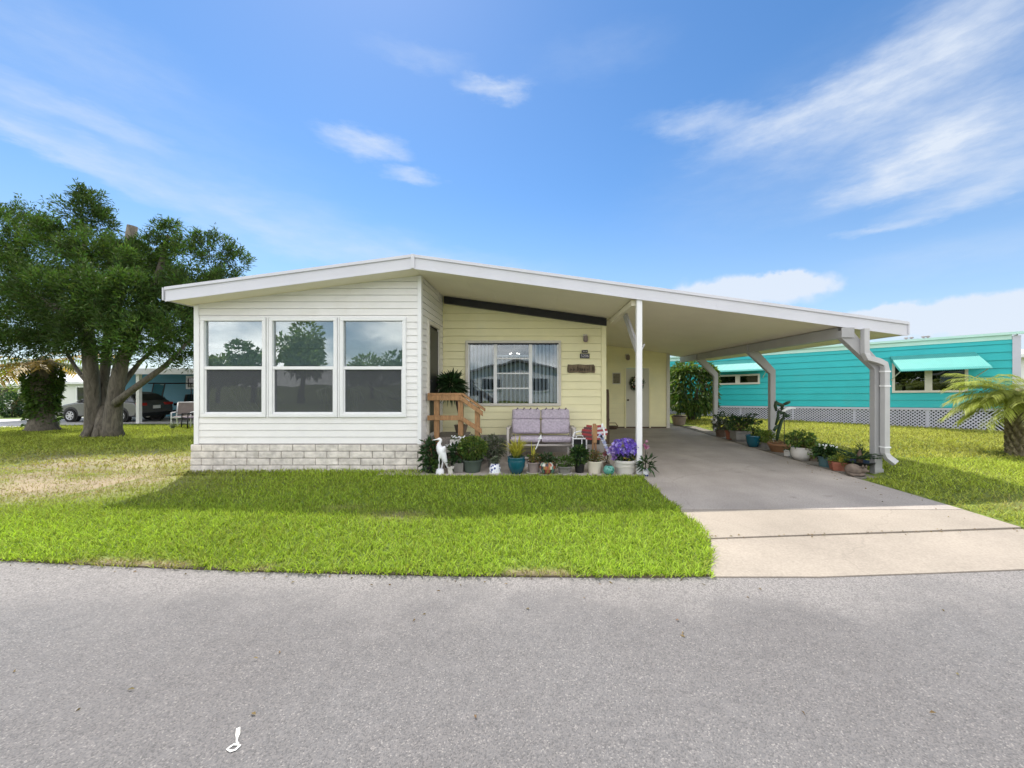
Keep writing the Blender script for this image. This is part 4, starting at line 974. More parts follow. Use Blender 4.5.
# glider bench
GB = 7.62
t = thing('glider_bench', (PX(541, GB), GB, .02), 'lavender cushioned two seat glider bench under the picture window', 'bench')
hw = .60
for s in (-1, 1):
    mb = MB(); x = s * (hw + .035)
    mb.tube([(x, -.30, .0), (x, -.30, .58), (x, -.24, .615), (x, .22, .615), (x, .28, .56), (x, .34, 0.02)], .026, 8); mb.tube([(x, -.34, .03), (x, .38, .03)], .024, 8); mb.box((x, -.02, .627), (.07, .5, .02))
    mb.build('side_frame', 'bench_metal', t, smooth=True)
mb = MB(); mb.tube([(-hw, -.26, .31), (hw, -.26, .31)], .022, 8); mb.tube([(-hw, .22, .30), (hw, .22, .30)], .022, 8); mb.tube([(-hw, .20, .3), (-hw + .02, .34, .93), (hw - .02, .34, .93), (hw, .20, .3)], .02, 8)
for s in (-1, 1): mb.tube([(s * (hw - .08), -.24, .31), (s * (hw - .08), -.24, .03)], .016, 6); mb.tube([(s * hw, -.22, .12), (s * hw, .3, .12)], .018, 6)
mb.tube([(-hw, -.22, .06), (hw, -.22, .06)], .02, 6)
mb.build('seat_frame', 'bench_metal', t, smooth=True)
for s in (-1, 1):
    mb = MB(); mb.box((s * .296, -.03, .40), (.585, .58, .11), (R(-5), 0, 0)); mb.build('seat_cushion', 'lavender', t, bevel=.045)
    cu = None
    for zc, h in ((.62, .30), (.86, .22)):
        mb = MB(); mb.box((s * .296, .215 + (zc - .6) * .32, zc), (.575, .11, h), (R(-17), 0, 0)); cu = mb.build('back_cushion', 'lavender', t, bevel=.045)
    mb = MB()
    for k in range(4): mb.tube([(s * .296 + (k - 1.5) * .135, .27, .955), (s * .296 + (k - 1.5) * .135 + .02, .36, .985), (s * .296 + (k - 1.5) * .135 + .045, .30, .945)], .012, 5)
    mb.build('tie', 'lavpipe', cu)
t = thing('garden_stake', (PX(527, 6.9), 6.9, .02), 'thin white stake with a white triangular tip in front of the bench', 'stake')
mb = MB(); a = Vector((0, 0, 0)); mb.tube([a, (.05, .02, .18), (.17, .05, .33), (.235, .07, .50)], .011, 6); mb.build('rod', 'white', t)
mb = MB(); mb.prism([(.19, .49), (.27, .485), (.255, .57)], 'y', .05, .075); mb.build('tip', 'white', t)
# plant stand beside the bench
YS = 7.3
t = thing('plant_stand', (PX(579, YS), YS, .02), 'white metal plant stand with an arched front beside the glider bench', 'stand')
mb = MB(); w = .125
mb.tube([(-w, -.12, 0), (-w, -.12, .50), (-w * .8, -.12, .57), (0, -.12, .60), (w * .8, -.12, .57), (w, -.12, .50), (w, -.12, 0)], .014, 6); mb.tube([(-w, -.12, .46), (w, -.12, .46)], .014, 6); mb.tube([(-w * .6, -.12, .46), (-w * .4, -.12, .52), (w * .4, -.12, .52), (w * .6, -.12, .46)], .008, 5)
mb.tube([(.04, -.12, .46), (.04, -.12, .12)], .008, 5); mb.tube([(-w, -.12, .1), (w, -.12, .1)], .01, 5)
mb.tube([(-w, .12, 0), (-w, .12, .46), (w, .12, .46), (w, .12, 0)], .014, 6)
for s in (-w, w): mb.tube([(s, -.12, .46), (s, .12, .46)], .012, 6); mb.tube([(s, -.12, .1), (s, .12, .1)], .01, 5)
mb.build('frame', 'white', t, smooth=True)
mb = MB(); mb.bb(-w, w, -.11, .11, .465, .475); mb.bb(-w + .01, w - .01, -.105, -.095, .12, .44); mb.build('panel', 'darkdoor', t)

YP = 6.40
def leafball(name, c, r, n, length, width, m, par, shell=.2, up=.3, jitter=.5, tint=None):
    p, u = ell(n, r, shell); return leaves(name, p + np.array(c), u + np.array([0, 0, up]), length, width, m, par, jitter=jitter, tint=tint)
def stems(c, tops, rad, m, par, name='stem'):
    mb = MB()
    for tp in tops:
        c_ = Vector(c); t_ = Vector(tp); mb.tube([c_, c_.lerp(t_, .5) + Vector((rng.normal(0, .02), rng.normal(0, .02), .03)), t_], [rad, rad * .8, rad * .5], 5)
    return mb.build(name, m, par, smooth=True)
def straps(name, n, c, length, width, m, par, spread=.9, arch=.7, rbase=.03):
    """arching strap leaves from one base"""
    mb_v = []; 
    a = rng.uniform(0, 2 * np.pi, n); L_ = length * rng.uniform(.6, 1.15, n); lean = spread * rng.uniform(.15, 1, n)
    rad = np.stack([np.cos(a), np.sin(a), np.zeros(n)], 1); side = np.stack([-np.sin(a), np.cos(a), np.zeros(n)], 1)
    pts = []
    for k in range(5):
        s = k / 4; h = s * L_ * (1 - .35 * arch * s * lean); o = rbase + lean * L_ * (.35 * s + .45 * s * s)
        pts.append(np.array(c) + rad * o[:, None] + np.array([0, 0, 1]) * (h * (1 - .3 * lean * s * s * 2 * arch))[:, None])
    ws = [width * .6, width, width * .85, width * .5, .002]
    V = np.stack([q for k in range(5) for q in (pts[k] - side * ws[k] / 2, pts[k] + side * ws[k] / 2)], 1)
    tint = rng.uniform(.7, 1.35, (n, 1)) * np.ones((1, 3))
    return np_mesh(name, V, [(2 * k, 2 * k + 1, 2 * k + 3, 2 * k + 2) for k in range(4)], 10, m, par, tint)

def potthing(name, px, Y, label, prof, potm, cat='plant', z=.02, smooth='auto', group=None, sy=1, n=24, soil=True):
    t = thing(name, (PX(px, Y), Y, z), label, cat, group)
    mb = MB(); mb.lathe(prof, n=n, sy=sy); mb.build('pot', potm, t, smooth=smooth)
    if soil:
        top = max(prof, key=lambda p: p[1]); mb = MB(); mb.lathe([(top[0] * .93, top[1] - .03), (0, top[1] - .022)], n=16, sy=sy); mb.build('soil', 'soil', t)
    return t
def cyl(r0, r1, h, lip=.012): return [(r0, 0), (r1 - lip * .5, h * .86), (r1 + lip, h * .87), (r1 + lip, h), (r1 - lip, h), (r1 - lip, h * .8)]
G = 'potted plants along the front of the porch'
# 1 dark plant at the block corner
t = potthing('potted_plant', 430.5, 6.45, 'dark leafy plant against the corner of the block skirting', cyl(.07, .09, .13), 'blackpot', group=G)
stems((0, 0, .1), [(-.06, .0, .4), (.05, .03, .5), (.0, -.05, .45), (-.1, 0, .55)], .012, 'darkwood', t); leafball('foliage', (-.01, 0, .3), (.13, .11, .28), 330, .10, .045, 'g_dark', t)
leafball('leaf_tips', (.04, -.05, .12), (.10, .08, .12), 90, .09, .03, 'g_mid', t)
# 2 heron statue
YH = 6.36
t = thing('heron_statue', (PX(440, YH), YH, .02), 'white heron statue with its beak pointing left on a white base', 'statue')
mb = MB(); mb.lathe([(.065, 0), (.07, .03), (.06, .07), (.035, .085), (0, .085)], n=14); mb.build('base', 'statue', t, smooth='auto')
mb = MB()
mb.tube([(-.02, 0, .08), (-.015, 0, .2), (-.01, 0, .29)], [.014, .012, .016], 7); mb.tube([(.02, .02, .08), (.045, .01, .2), (.02, .01, .29)], [.014, .012, .016], 7)
mb.build('legs', 'statue', t, smooth=True)
mb = MB(); mb.tube([(.12, 0, .10), (.095, 0, .2), (.045, 0, .31), (.005, 0, .40), (-.02, 0, .455), (-.012, 0, .50), (.012, 0, .535), (.012, 0, .555), (-.01, 0, .572), (-.04, 0, .568)], [.006, .03, .062, .066, .042, .028, .022, .024, .026, .016], 12); mb.ball((.035, -.03, .35), (.04, .03, .11), rot=(0, R(20), 0)); mb.ball((.035, .03, .35), (.04, .03, .11), rot=(0, R(20), 0))
mb.build('body', 'statue', t, smooth=True)
mb = MB(); mb.tube([(-.035, 0, .567), (-.125, 0, .553)], [.014, .003], 8); mb.build('beak', 'statue', t)
# terracotta jar behind the heron
t = thing('terracotta_jar', (PX(434.5, 6.75), 6.75, .02), 'orange terracotta jar on a dark stand behind the white heron', 'jar')
mb = MB(); mb.lathe([(.06, 0), (.06, .26), (.05, .26), (.05, .0)], n=14); mb.build('stand', 'darkwood', t)
mb = MB(); mb.lathe([(.04, .26), (.09, .32), (.10, .39), (.06, .45), (.045, .48), (.06, .5), (.045, .5), (.03, .45)], n=18); mb.build('body', 'rust', t, smooth=True)
# 3 small white pot
t = potthing('plant_pot', 450.7, 6.36, 'small plain white pot right of the heron statue', cyl(.042, .052, .115, .004), 'whitepot', 'pot', group=G)
leafball('foliage', (0, 0, .16), (.04, .04, .08), 30, .07, .02, 'g_dark', t)
# 4 square grey planter with a slender dark plant
t = thing('square_planter', (PX(459.2, 6.5), 6.5, .02), 'square pale grey planter with a dark leafy plant behind it', 'plant', G)
mb = MB(); mb.add([(-.075, -.075, 0), (.075, -.075, 0), (.075, .075, 0), (-.075, .075, 0), (-.088, -.088, .16), (.088, -.088, .16), (.088, .088, .16), (-.088, .088, .16)], [(0, 1, 2, 3), (4, 5, 6, 7), (0, 1, 5, 4), (1, 2, 6, 5), (2, 3, 7, 6), (3, 0, 4, 7)]); mb.build('planter', 'greypot', t, bevel=.008)
stems((0, 0, .15), [(-.05, 0, .4), (.04, .02, .42), (0, -.03, .38)], .008, 'darkwood', t); leafball('foliage', (-.02, 0, .32), (.11, .09, .14), 190, .10, .035, 'g_dark', t)
# 5 flower boxes on a dark stand
for px, Y, z, w, lab in ((458.5, 7.0, .40, .145, 'upper white flower box with small white blooms by the railing post'), (451, 6.85, .27, .11, 'lower white flower box with small white blooms behind the heron')):
    t = thing('flower_box', (PX(px, Y), Y, .02), lab, 'flower box', 'white flower boxes on dark stands')
    mb = MB(); mb.bb(-w, w, -.06, .06, z, z + .075); mb.build('box', 'whitepot', t, bevel=.01)
    mb = MB(); [mb.tube([(sx * (w - .03), sy * .045, 0), (sx * (w - .03), sy * .045, z)], .012, 5) for sx in (-1, 1) for sy in (-1, 1)]; mb.bb(-w + .02, w - .02, -.05, .05, z - .03, z - .004); mb.build('stand', 'blackpot', t)
    leafball('foliage', (0, 0, z + .09), (w, .06, .035), 90, .05, .022, 'g_mid', t)
    mb = MB()
    for k in range(16): mb.cur = (.8, .8, .8); mb.ball((rng.uniform(-w, w), rng.uniform(-.06, .05), z + .10 + rng.uniform(0, .035)), .016, 6, 4)
    mb.build('blooms', 'tint', t)
# 6 large green pot with a round light green shrub
t = potthing('potted_shrub', 472.5, 6.52, 'round light green shrub in a wide dark green pot', cyl(.13, .165, .21), 'greenpot', group=G)
stems((0, 0, .18), [(-.12, 0, .42), (.1, .05, .44), (0, -.1, .42), (.05, .08, .5), (-.05, .05, .5)], .01, 'darkwood', t); leafball('foliage', (0, 0, .38), (.23, .18, .19), 1100, .055, .028, 'g_mid', t, shell=.3); leafball('leaf_tips', (.0, -.03, .42), (.23, .17, .17), 420, .055, .026, 'g_light', t, shell=.7)
# 7 grey green airy plant and blue white planter
t = potthing('potted_plant', 493, 6.85, 'airy grey green plant behind the blue and white planter', cyl(.08, .1, .16), 'greypot', group=G)
stems((0, 0, .14), [(rng.uniform(-.15, .15), rng.uniform(-.1, .1), rng.uniform(.35, .52)) for _ in range(9)], .006, 'greywood', t); leafball('foliage', (0, 0, .36), (.22, .15, .2), 900, .07, .02, 'g_grey', t, shell=.1)
t = potthing('ceramic_planter', 495, 6.38, 'blue and white patterned ceramic planter with a small green succulent', [(.085, 0), (.092, .02), (.088, .03), (.095, .09), (.07, .155), (.055, .165), (.045, .165), (.045, .13)], 'bluewhite', group=G, smooth=True)
mb = MB(); mb.lathe([(.10, -.005), (.105, .018), (.09, .024), (0, .024)], n=20); mb.build('saucer', 'whitepot', t, smooth='auto')
leafball('foliage', (0, 0, .21), (.05, .05, .05), 110, .05, .03, 'g_grey', t)
# 8 teal pot with a spiky yellow green plant
t = potthing('spiky_plant', 516.5, 6.40, 'spiky yellow green plant in a glossy teal pot', [(.095, 0), (.14, .12), (.15, .22), (.14, .25), (.155, .27), (.14, .275), (.125, .25)], 'tealpot', group=G, smooth=True)
straps('leaves', 130, (0, 0, .24), .44, .024, 'g_yellow', t, spread=.95, arch=.8, rbase=.04); straps('lower_leaves', 40, (0, 0, .24), .24, .02, 'g_light', t, 1.0, 1, .05)
# 9 mauve pot on a pale saucer
t = potthing('potted_plant', 533.5, 6.40, 'tall pale leaves and brown growth in a mauve pot on a saucer', cyl(.075, .105, .19, .01), 'mauvepot', group=G)
mb = MB(); mb.lathe([(.105, 0), (.125, .022), (.112, .024), (.1, .008)], n=20); mb.build('saucer', 'whitepot', t, smooth='auto')
straps('tall_leaves', 7, (-.01, 0, .18), .34, .035, 'g_yellow', t, .3, .4, .02); leafball('foliage', (.03, 0, .24), (.11, .08, .07), 160, .06, .025, 'g_dry', t); leafball('leaf_tips', (0, -.02, .25), (.1, .08, .06), 70, .06, .02, 'g_mid', t)
# 10 mosaic pot
t = thing('mosaic_pot', (PX(547.5, 6.38), 6.38, .02), 'round mosaic pot in orange green and white with dark foliage', 'plant', G)
mb = MB(); n = 30; prof = [(.07, 0), (.115, .03), (.14, .09), (.138, .14), (.115, .185), (.09, .2), (.086, .195)]
for i in range(len(prof) - 1):
    for k in range(n):
        mb.cur = random.choice([(.40, .14, .05), (.10, .22, .16), (.55, .52, .45), (.04, .03, .03), (.05, .04, .035), (.30, .20, .06), (.03, .05, .06), (.32, .08, .05)])
        q = []
        for (r, z), kk in ((prof[i], k), (prof[i], k + 1), (prof[i + 1], k + 1), (prof[i + 1], k)): a = 2 * math.pi * kk / n; q.append((r * math.cos(a), r * math.sin(a), z))
        mb.add(q, [(0, 1, 2, 3)])
mb.build('pot', 'tint', t); mb = MB(); mb.lathe([(.086, .195), (.094, .2), (.08, .2), (.07, .17), (0, .17)], n=20); mb.build('rim', 'blackpot', t)
leafball('foliage', (0, 0, .25), (.12, .1, .06), 240, .06, .022, 'g_dark', t); leafball('dry_stems', (0, 0, .24), (.12, .1, .06), 60, .07, .012, 'g_dry', t)
# 11 grey brown pot
t = potthing('potted_plant', 564.5, 6.36, 'low green plant in a grey brown pot on a pale saucer', cyl(.085, .115, .13, .01), 'greypot', group=G)
mb = MB(); mb.lathe([(.10, 0), (.125, .016), (.112, .02), (.1, .008)], n=20); mb.build('saucer', 'whitepot', t, smooth='auto')
leafball('foliage', (0, 0, .19), (.15, .11, .09), 330, .07, .02, 'g_mid', t, .1)
# 12 black nursery pot
t = potthing('potted_plant', 579.5, 6.46, 'dark green bush in a black nursery pot beside the cream pot', cyl(.07, .09, .15, .006), 'blackpot', group=G)
leafball('foliage', (0, 0, .29), (.12, .1, .15), 420, .075, .035, 'g_dark', t, .1); leafball('leaf_tips', (0, -.03, .3), (.12, .09, .14), 90, .07, .03, 'g_mid', t, .6)
# 13 cream pot with sparse dry plants and the painted yard figure behind it
t = potthing('potted_plant', 594.5, 6.44, 'sparse half dry plants in a plain cream pot', cyl(.10, .125, .20, .006), 'creampot', group=G)
stems((0, 0, .18), [(rng.uniform(-.12, .12), rng.uniform(-.07, .07), rng.uniform(.3, .42)) for _ in range(9)], .005, 'darkwood', t); leafball('foliage', (0, 0, .26), (.14, .1, .09), 130, .05, .02, 'g_dry', t); leafball('leaf_tips', (0, 0, .27), (.14, .1, .09), 90, .05, .02, 'g_mid', t)
YO = 6.62
t = thing('yard_figure', (PX(594.5, YO), YO, .02), 'wooden yard figure with red striped wings and a blue white tail on a post', 'yard ornament')
mb = MB(); mb.box((-.035, 0, .27), (.035, .03, .54), (0, R(3), 0)); mb.box((.025, 0, .27), (.035, .03, .54), (0, R(-3), 0)); mb.box((0, -.02, .26), (.13, .02, .045)); mb.build('post', 'clay', t, bevel=.004)
mb = MB(); mb.prism([(-.035, .47), (.035, .47), (.045, .75), (.02, .80), (-.03, .80), (-.04, .7)], 'y', -.035, .0); mb.build('body', 'cedar', t, bevel=.005)
for s in (-1, 1):
    mb = MB()
    for k in range(7):
        z = .54 + k * .036; wdt = .16 * math.sin(math.pi * (k + 1.6) / 9) + .02; mb.cur = ((.28, .025, .03) if s < 0 else (.33, .04, .045)) if k % 2 == 0 else ((.10, .03, .035) if s < 0 else (.62, .58, .6))
        mb.box((s * (.045 + wdt / 2), .0, z), (wdt, .018 + .002 * k, .034), (0, R(-6 * s), 0))
    mb.build('wing', 'tint', t)
mb = MB()
for k in range(9):
    s = k / 8; mb.cur = (.62, .64, .74) if k % 2 else (.36, .40, .62); mb.box((.10 + .13 * s, -.02, .60 - .30 * s ** 1.3), (.06 - .02 * s, .02, .05), (0, R(35), 0))
mb.cur = (.78, .78, .78); mb.ball((.25, -.02, .275), (.035, .025, .025), 8, 6); mb.ball((.13, -.02, .76), (.022, .02, .05), 8, 6); mb.tube([(.13, -.02, .75), (.17, -.02, .66), (.165, -.02, .58)], .016, 6)
mb.build('tail', 'tint', t)
mb = MB(); mb.bb(-.12, .09, .005, .02, .44, .52); mb.build('skirt', 'blackpot', t)
# 14 green mosaic globe, pink flowers, purple flowers, white planter
t = thing('mosaic_globe', (PX(607.5, 6.42), 6.30, .02), 'small green mosaic globe pot beside the large pale planter', 'globe')
mb = MB(); mb.lathe([(.05, 0), (.082, .03), (.095, .075), (.082, .12), (.05, .148), (.03, .15)], n=22); mb.build('globe', 'greenball', t, smooth=True); mb = MB(); mb.lathe([(.04, .149), (.05, .155), (.04, .16), (0, .16)], n=14); mb.build('rim', 'greenpot', t)
def blossoms(name, c, r, n, size, cols, par, shell=.6):
    p, u = ell(n, r, shell); p += np.array(c); k = 5
    pos = np.repeat(p, k, 0); ctr = np.repeat(u + rng.normal(0, .3, u.shape) + np.array([0, -.35, .2]), k, 0); ctr = unit(ctr)
    a = np.tile(np.arange(k) * 2 * np.pi / k, n) + np.repeat(rng.uniform(0, 6, n), k)
    s1 = unit(np.cross(ctr, np.array([.3, .2, 1.0]))); s2 = np.cross(ctr, s1)
    d = s1 * np.cos(a)[:, None] + s2 * np.sin(a)[:, None] + ctr * .35
    tint = np.repeat(np.array(cols)[rng.integers(0, len(cols), n)], k, 0) * rng.uniform(.75, 1.25, (n * k, 1))
    return leaves(name, pos, d, size, size * .95, 'g_flower', par, tint=tint, jitter=.1, fold=.1, lenvar=.2)
t = potthing('pink_flower', 606.5, 6.75, 'thin pink flowers standing behind the green globe', cyl(.05, .06, .1, .004), 'brownpot', group=G)
stems((0, 0, .1), [(-.03, 0, .34), (.03, 0, .28), (.04, .02, .38), (-.02, 0, .22)], .005, 'g_mid', t); blossoms('flowers', (0, 0, .29), (.06, .04, .11), 16, .035, [(.5, .13, .2), (.42, .10, .16), (.5, .2, .25)], t, .2); leafball('foliage', (0, 0, .2), (.05, .05, .1), 40, .05, .015, 'g_dry', t)
t = potthing('purple_flowers', 625, 6.44, 'large purple flower arrangement in a wide pale planter beside the porch post', [(.145, 0), (.17, .17), (.185, .18), (.185, .215), (.165, .22), (.16, .18)], 'whitepot', group=G)
mb = MB(); mb.tube([(.178 * math.cos(a), .178 * math.sin(a), .12 + .012 * math.sin(3 * a)) for a in [2 * math.pi * k / 24 for k in range(25)]], .006, 5); mb.build('pot_band', 'offwhite', t)
stems((0, 0, .2), [(rng.uniform(-.22, .2), rng.uniform(-.1, .1), rng.uniform(.3, .45)) for _ in range(10)], .006, 'g_mid', t)
leafball('foliage', (0, 0, .29), (.2, .13, .08), 160, .08, .035, 'g_dark', t); leafball('yellow_leaves', (.08, -.08, .25), (.08, .05, .03), 12, .09, .04, 'g_yellow', t)
blossoms('flowers', (.0, -.02, .42), (.25, .16, .15), 150, .043, [(.22, .13, .62), (.28, .17, .70), (.33, .25, .72), (.16, .09, .5), (.45, .38, .75)], t, .55)
blossoms('trailing_flowers', (-.19, -.03, .36), (.09, .09, .13), 40, .038, [(.38, .22, .6), (.5, .38, .7)], t, .4)
# 15 small pot right of the post
t = potthing('potted_orchid', 646, 6.22, 'small blue white pot with dark leaves and pink bloom right of the porch post', [(.04, 0), (.05, .06), (.048, .10), (.056, .105), (.045, .11), (.04, .09)], 'bluewhite', z=.016, group=G, smooth=True)
leafball('foliage', (.03, 0, .2), (.09, .06, .11), 60, .13, .035, 'g_dark', t, .1); stems((0, 0, .1), [(.0, 0, .5), (.03, 0, .38)], .005, 'g_mid', t); blossoms('flowers', (.01, -.01, .48), (.035, .03, .1), 12, .03, [(.55, .3, .42), (.5, .16, .3)], t, .2)

# ------------------------------------------------------------------ pots along the driveway edge
G2 = 'potted plants in the bed along the driveway'
YOF = {}
def bed_y(px, X=5.24): return X / (px - VX) * F       # distance along the bed at which a pot shows
def bp(name, px, X, label, prof, potm, **k): 
    Y = X / (px - VX) * F; return potthing(name, px, Y, label, prof, potm, z=.02, group=G2, **k)
t = bp('potted_plant', 721, 5.2, 'whitish leafed plant in a dark pot, farthest along the driveway bed', cyl(.12, .15, .2), 'darkwood'); leafball('foliage', (0, 0, .34), (.22, .2, .14), 330, .09, .05, 'g_grey', t); leafball('leaf_tips', (.05, 0, .5), (.2, .2, .2), 120, .08, .05, 'g_dark', t, .1)
mb = MB()
for k in range(14): mb.cur = (.75, .74, .72); mb.ball((rng.uniform(-.22, .05), rng.uniform(-.15, .1), .38 + rng.uniform(0, .1)), .03, 6, 4)
mb.build('blooms', 'tint', t)
t = bp('plant_pot', 730.5, 5.2, 'plain terracotta pot left of the grey trough', cyl(.10, .13, .24), 'terracotta', cat='pot'); leafball('foliage', (0, 0, .3), (.1, .1, .08), 60, .09, .05, 'g_mid', t)
Yt = 5.28 / (740 - VX) * F
t = thing('trough_planter', (5.28, Yt, .02), 'long grey trough planter with tall dark leafy plants', 'plant', G2)
mb = MB(); mb.bb(-.19, .19, -.16, .16, .05, .23); mb.bb(-.21, .21, -.18, .18, .232, .27); mb.bb(-.16, .16, -.12, .12, 0, .049); mb.build('trough', 'greypot', t, bevel=.012); mb = MB(); mb.bb(-.18, .18, -.15, .15, .271, .276); mb.build('soil', 'soil', t)
tops = [(rng.uniform(-.25, .42), rng.uniform(-.15, .15), rng.uniform(.42, .66)) for _ in range(11)]; stems((0, 0, .26), tops, .01, 'darkwood', t)
for q in tops: pass
allp = np.concatenate([np.array(q) + rng.normal(0, .055, (26, 3)) for q in tops]); leaves('foliage', allp, rng.normal(0, 1, allp.shape) + np.array([0, 0, .3]), .10, .055, 'g_dark', t)
leafball('leaf_tips', (0, 0, .4), (.22, .15, .13), 120, .09, .04, 'g_mid', t)
t = bp('potted_plant', 753, 5.12, 'thin upright plants in a teal blue glazed pot by the driveway', [(.10, 0), (.145, .12), (.155, .24), (.165, .27), (.15, .275), (.135, .25)], 'tealpot', smooth=True)
stems((0, 0, .25), [(-.05, 0, .5), (.06, 0, .62), (.02, .05, .45), (.12, 0, .5)], .007, 'g_mid', t); leafball('foliage', (.03, 0, .40), (.14, .1, .14), 90, .07, .03, 'g_mid', t, .1)
t = bp('potted_plant', 765, 5.36, 'low yellow green plants in a grey pot left of the cactus', cyl(.12, .15, .12), 'greypot'); leafball('foliage', (0, 0, .24), (.22, .16, .14), 300, .09, .04, 'g_light', t, .1)
# cactus
Yc = 5.32 / (779 - VX) * F
t = thing('potted_cactus', (5.32, Yc, .02), 'tall branching dark cactus in a wide clay bowl beside the middle column', 'cactus', G2)
mb = MB(); mb.lathe([(.15, 0), (.21, .14), (.225, .15), (.225, .19), (.2, .19), (.18, .14), (0, .15)], n=22); mb.build('bowl', 'clay', t, smooth='auto')
mb = MB()
def seg(pts, r): mb.tube(pts, r, 9, sx=.55)
def cp(px, py): v = P(px, py, Yc); return Vector((v.x - 5.32, rng.normal(0, .012), v.z - .02))
seg([cp(777, 441), cp(778.5, 432), cp(781, 423), cp(783.5, 416)], [.03, .05, .05, .03]); seg([cp(774, 431), cp(776, 427.5), cp(779, 425)], [.03, .035, .02])
seg([cp(783, 418), cp(784, 413), cp(786.5, 415)], [.03, .045, .025]); seg([cp(776.5, 425), cp(777.5, 418), cp(778, 411)], [.03, .045, .03]); seg([cp(778, 411), cp(781, 413), cp(785, 412)], [.03, .04, .03])
seg([cp(776.5, 411), cp(775, 406), cp(776, 401.5)], [.03, .05, .035]); seg([cp(776, 402), cp(779, 404), cp(783, 405.5)], [.035, .04, .03]); seg([cp(782, 411), cp(782.5, 407), cp(783, 404.5)], [.03, .045, .03]); seg([cp(784, 404.5), cp(787, 403), cp(789.5, 401.5)], [.025, .035, .02]); seg([cp(785, 416.5), cp(788, 416), cp(790, 415)], [.02, .034, .018])
mb.build('stem', 'cactus', t, smooth=True)
leafball('low_leaves', (0, 0, .2), (.2, .18, .05), 90, .05, .03, 'g_dry', t)
t = thing('garden_spinner', (PX(784.3, Yc - .15), Yc - .15, .02), 'white bird wing spinner on a thin dark rod beside the cactus', 'garden ornament')
z1 = PZ(411, Yc - .15) - .02; mb = MB(); mb.tube([(0, 0, 0), (0, 0, z1)], .007, 6); mb.build('rod', 'darkdoor', t)
mb = MB(); mb.prism([(.0, z1 - .02), (.06, z1 + .02), (.16, z1 + .05), (.25, z1 + .045), (.245, z1 + .075), (.13, z1 + .09), (.04, z1 + .07), (-.01, z1 + .03)], 'y', -.012, .012); mb.build('wing', 'white', t, bevel=.004)
mb = MB(); mb.ball((-.02, 0, z1 + .005), (.035, .02, .022), 8, 6); mb.build('body', 'white', t, smooth=True)
t = bp('plant_pot', 787, 5.16, 'small square white pot between the clay bowl and the white planter', cyl(.06, .065, .13, .004), 'whitepot', cat='pot', n=4); leafball('foliage', (0, 0, .15), (.05, .05, .03), 30, .05, .02, 'g_dark', t)
t = bp('potted_plant', 801.5, 5.2, 'bushy plant in a rounded chalky white planter', [(.12, 0), (.175, .08), (.185, .16), (.175, .225), (.185, .245), (.165, .25), (.15, .22)], 'whitepot', smooth=True)
stems((0, 0, .22), [(rng.uniform(-.25, .2), rng.uniform(-.12, .12), rng.uniform(.35, .5)) for _ in range(9)], .008, 'darkwood', t); leafball('foliage', (-.02, 0, .38), (.27, .2, .14), 330, .07, .042, 'g_mid', t, .1); leafball('leaf_tips', (-.02, 0, .42), (.24, .18, .13), 130, .07, .04, 'g_light', t, .6)
t = bp('potted_plant', 815, 5.36, 'reddish green plants spreading right of the white planter', cyl(.09, .11, .1), 'brownpot'); leafball('foliage', (-.02, 0, .2), (.2, .16, .14), 240, .07, .035, 'g_light', t, .1); leafball('red_leaves', (-.06, 0, .26), (.14, .1, .08), 60, .06, .03, 'g_dry', t)
t = bp('potted_plant', 826, 5.19, 'round leafed green plant with white flowers in a slate teal pot', cyl(.10, .125, .19), 'steelpot'); leafball('foliage', (0, 0, .26), (.17, .15, .10), 240, .08, .06, 'g_dark', t, .2); leafball('leaf_tips', (0, 0, .28), (.17, .15, .10), 60, .08, .05, 'g_mid', t, .6)
mb = MB()
for k in range(16): mb.cur = (.75, .76, .72); mb.ball((rng.uniform(-.12, .26), rng.uniform(-.1, .1), .33 + rng.uniform(0, .07)), .018, 6, 4)
mb.build('blooms', 'tint', t)
Yr = 5.2 / (840 - VX) * F
t = thing('terracotta_planter', (5.2, Yr, .02), 'rectangular red terracotta planter with yellow green tufts', 'plant', G2, R(-20))
mb = MB(); mb.add([(-.12, -.09, 0), (.12, -.09, 0), (.12, .09, 0), (-.12, .09, 0), (-.15, -.11, .15), (.15, -.11, .15), (.15, .11, .15), (-.15, .11, .15)], [(0, 1, 2, 3), (4, 5, 6, 7), (0, 1, 5, 4), (1, 2, 6, 5), (2, 3, 7, 6), (3, 0, 4, 7)]); mb.build('planter', 'terracotta', t, bevel=.012)
leafball('foliage', (0, 0, .17), (.14, .1, .06), 150, .09, .02, 'g_light', t); straps('tufts', 24, (0, 0, .14), .2, .014, 'g_yellow', t, .6)
# stone animal figurine
Ys_ = 5.15 / (853.5 - VX) * F
t = thing('stone_figurine', (5.15, Ys_, .02), 'small brown and white sleeping animal figurine at the end of the bed', 'figurine')
mb = MB(); mb.ball((0, 0, .085), (.13, .10, .10), 16, 10, (0, R(12), 0)); mb.ball((.10, -.05, .10), (.065, .06, .06), 12, 8); mb.tube([(.13, -.08, .14), (.14, -.085, .185)], [.024, .004], 6); mb.tube([(.075, -.09, .145), (.07, -.1, .19)], [.024, .004], 6); mb.ball((.15, -.085, .085), (.028, .028, .022), 8, 6)
mb.tube([(-.12, -.02, .04), (-.10, -.10, .03), (0, -.13, .03), (.08, -.12, .03)], [.02, .024, .022, .014], 7); mb.ball((.06, -.10, .03), (.05, .03, .025), 8, 6)
mb.build('body', 'stone', t, smooth=True)
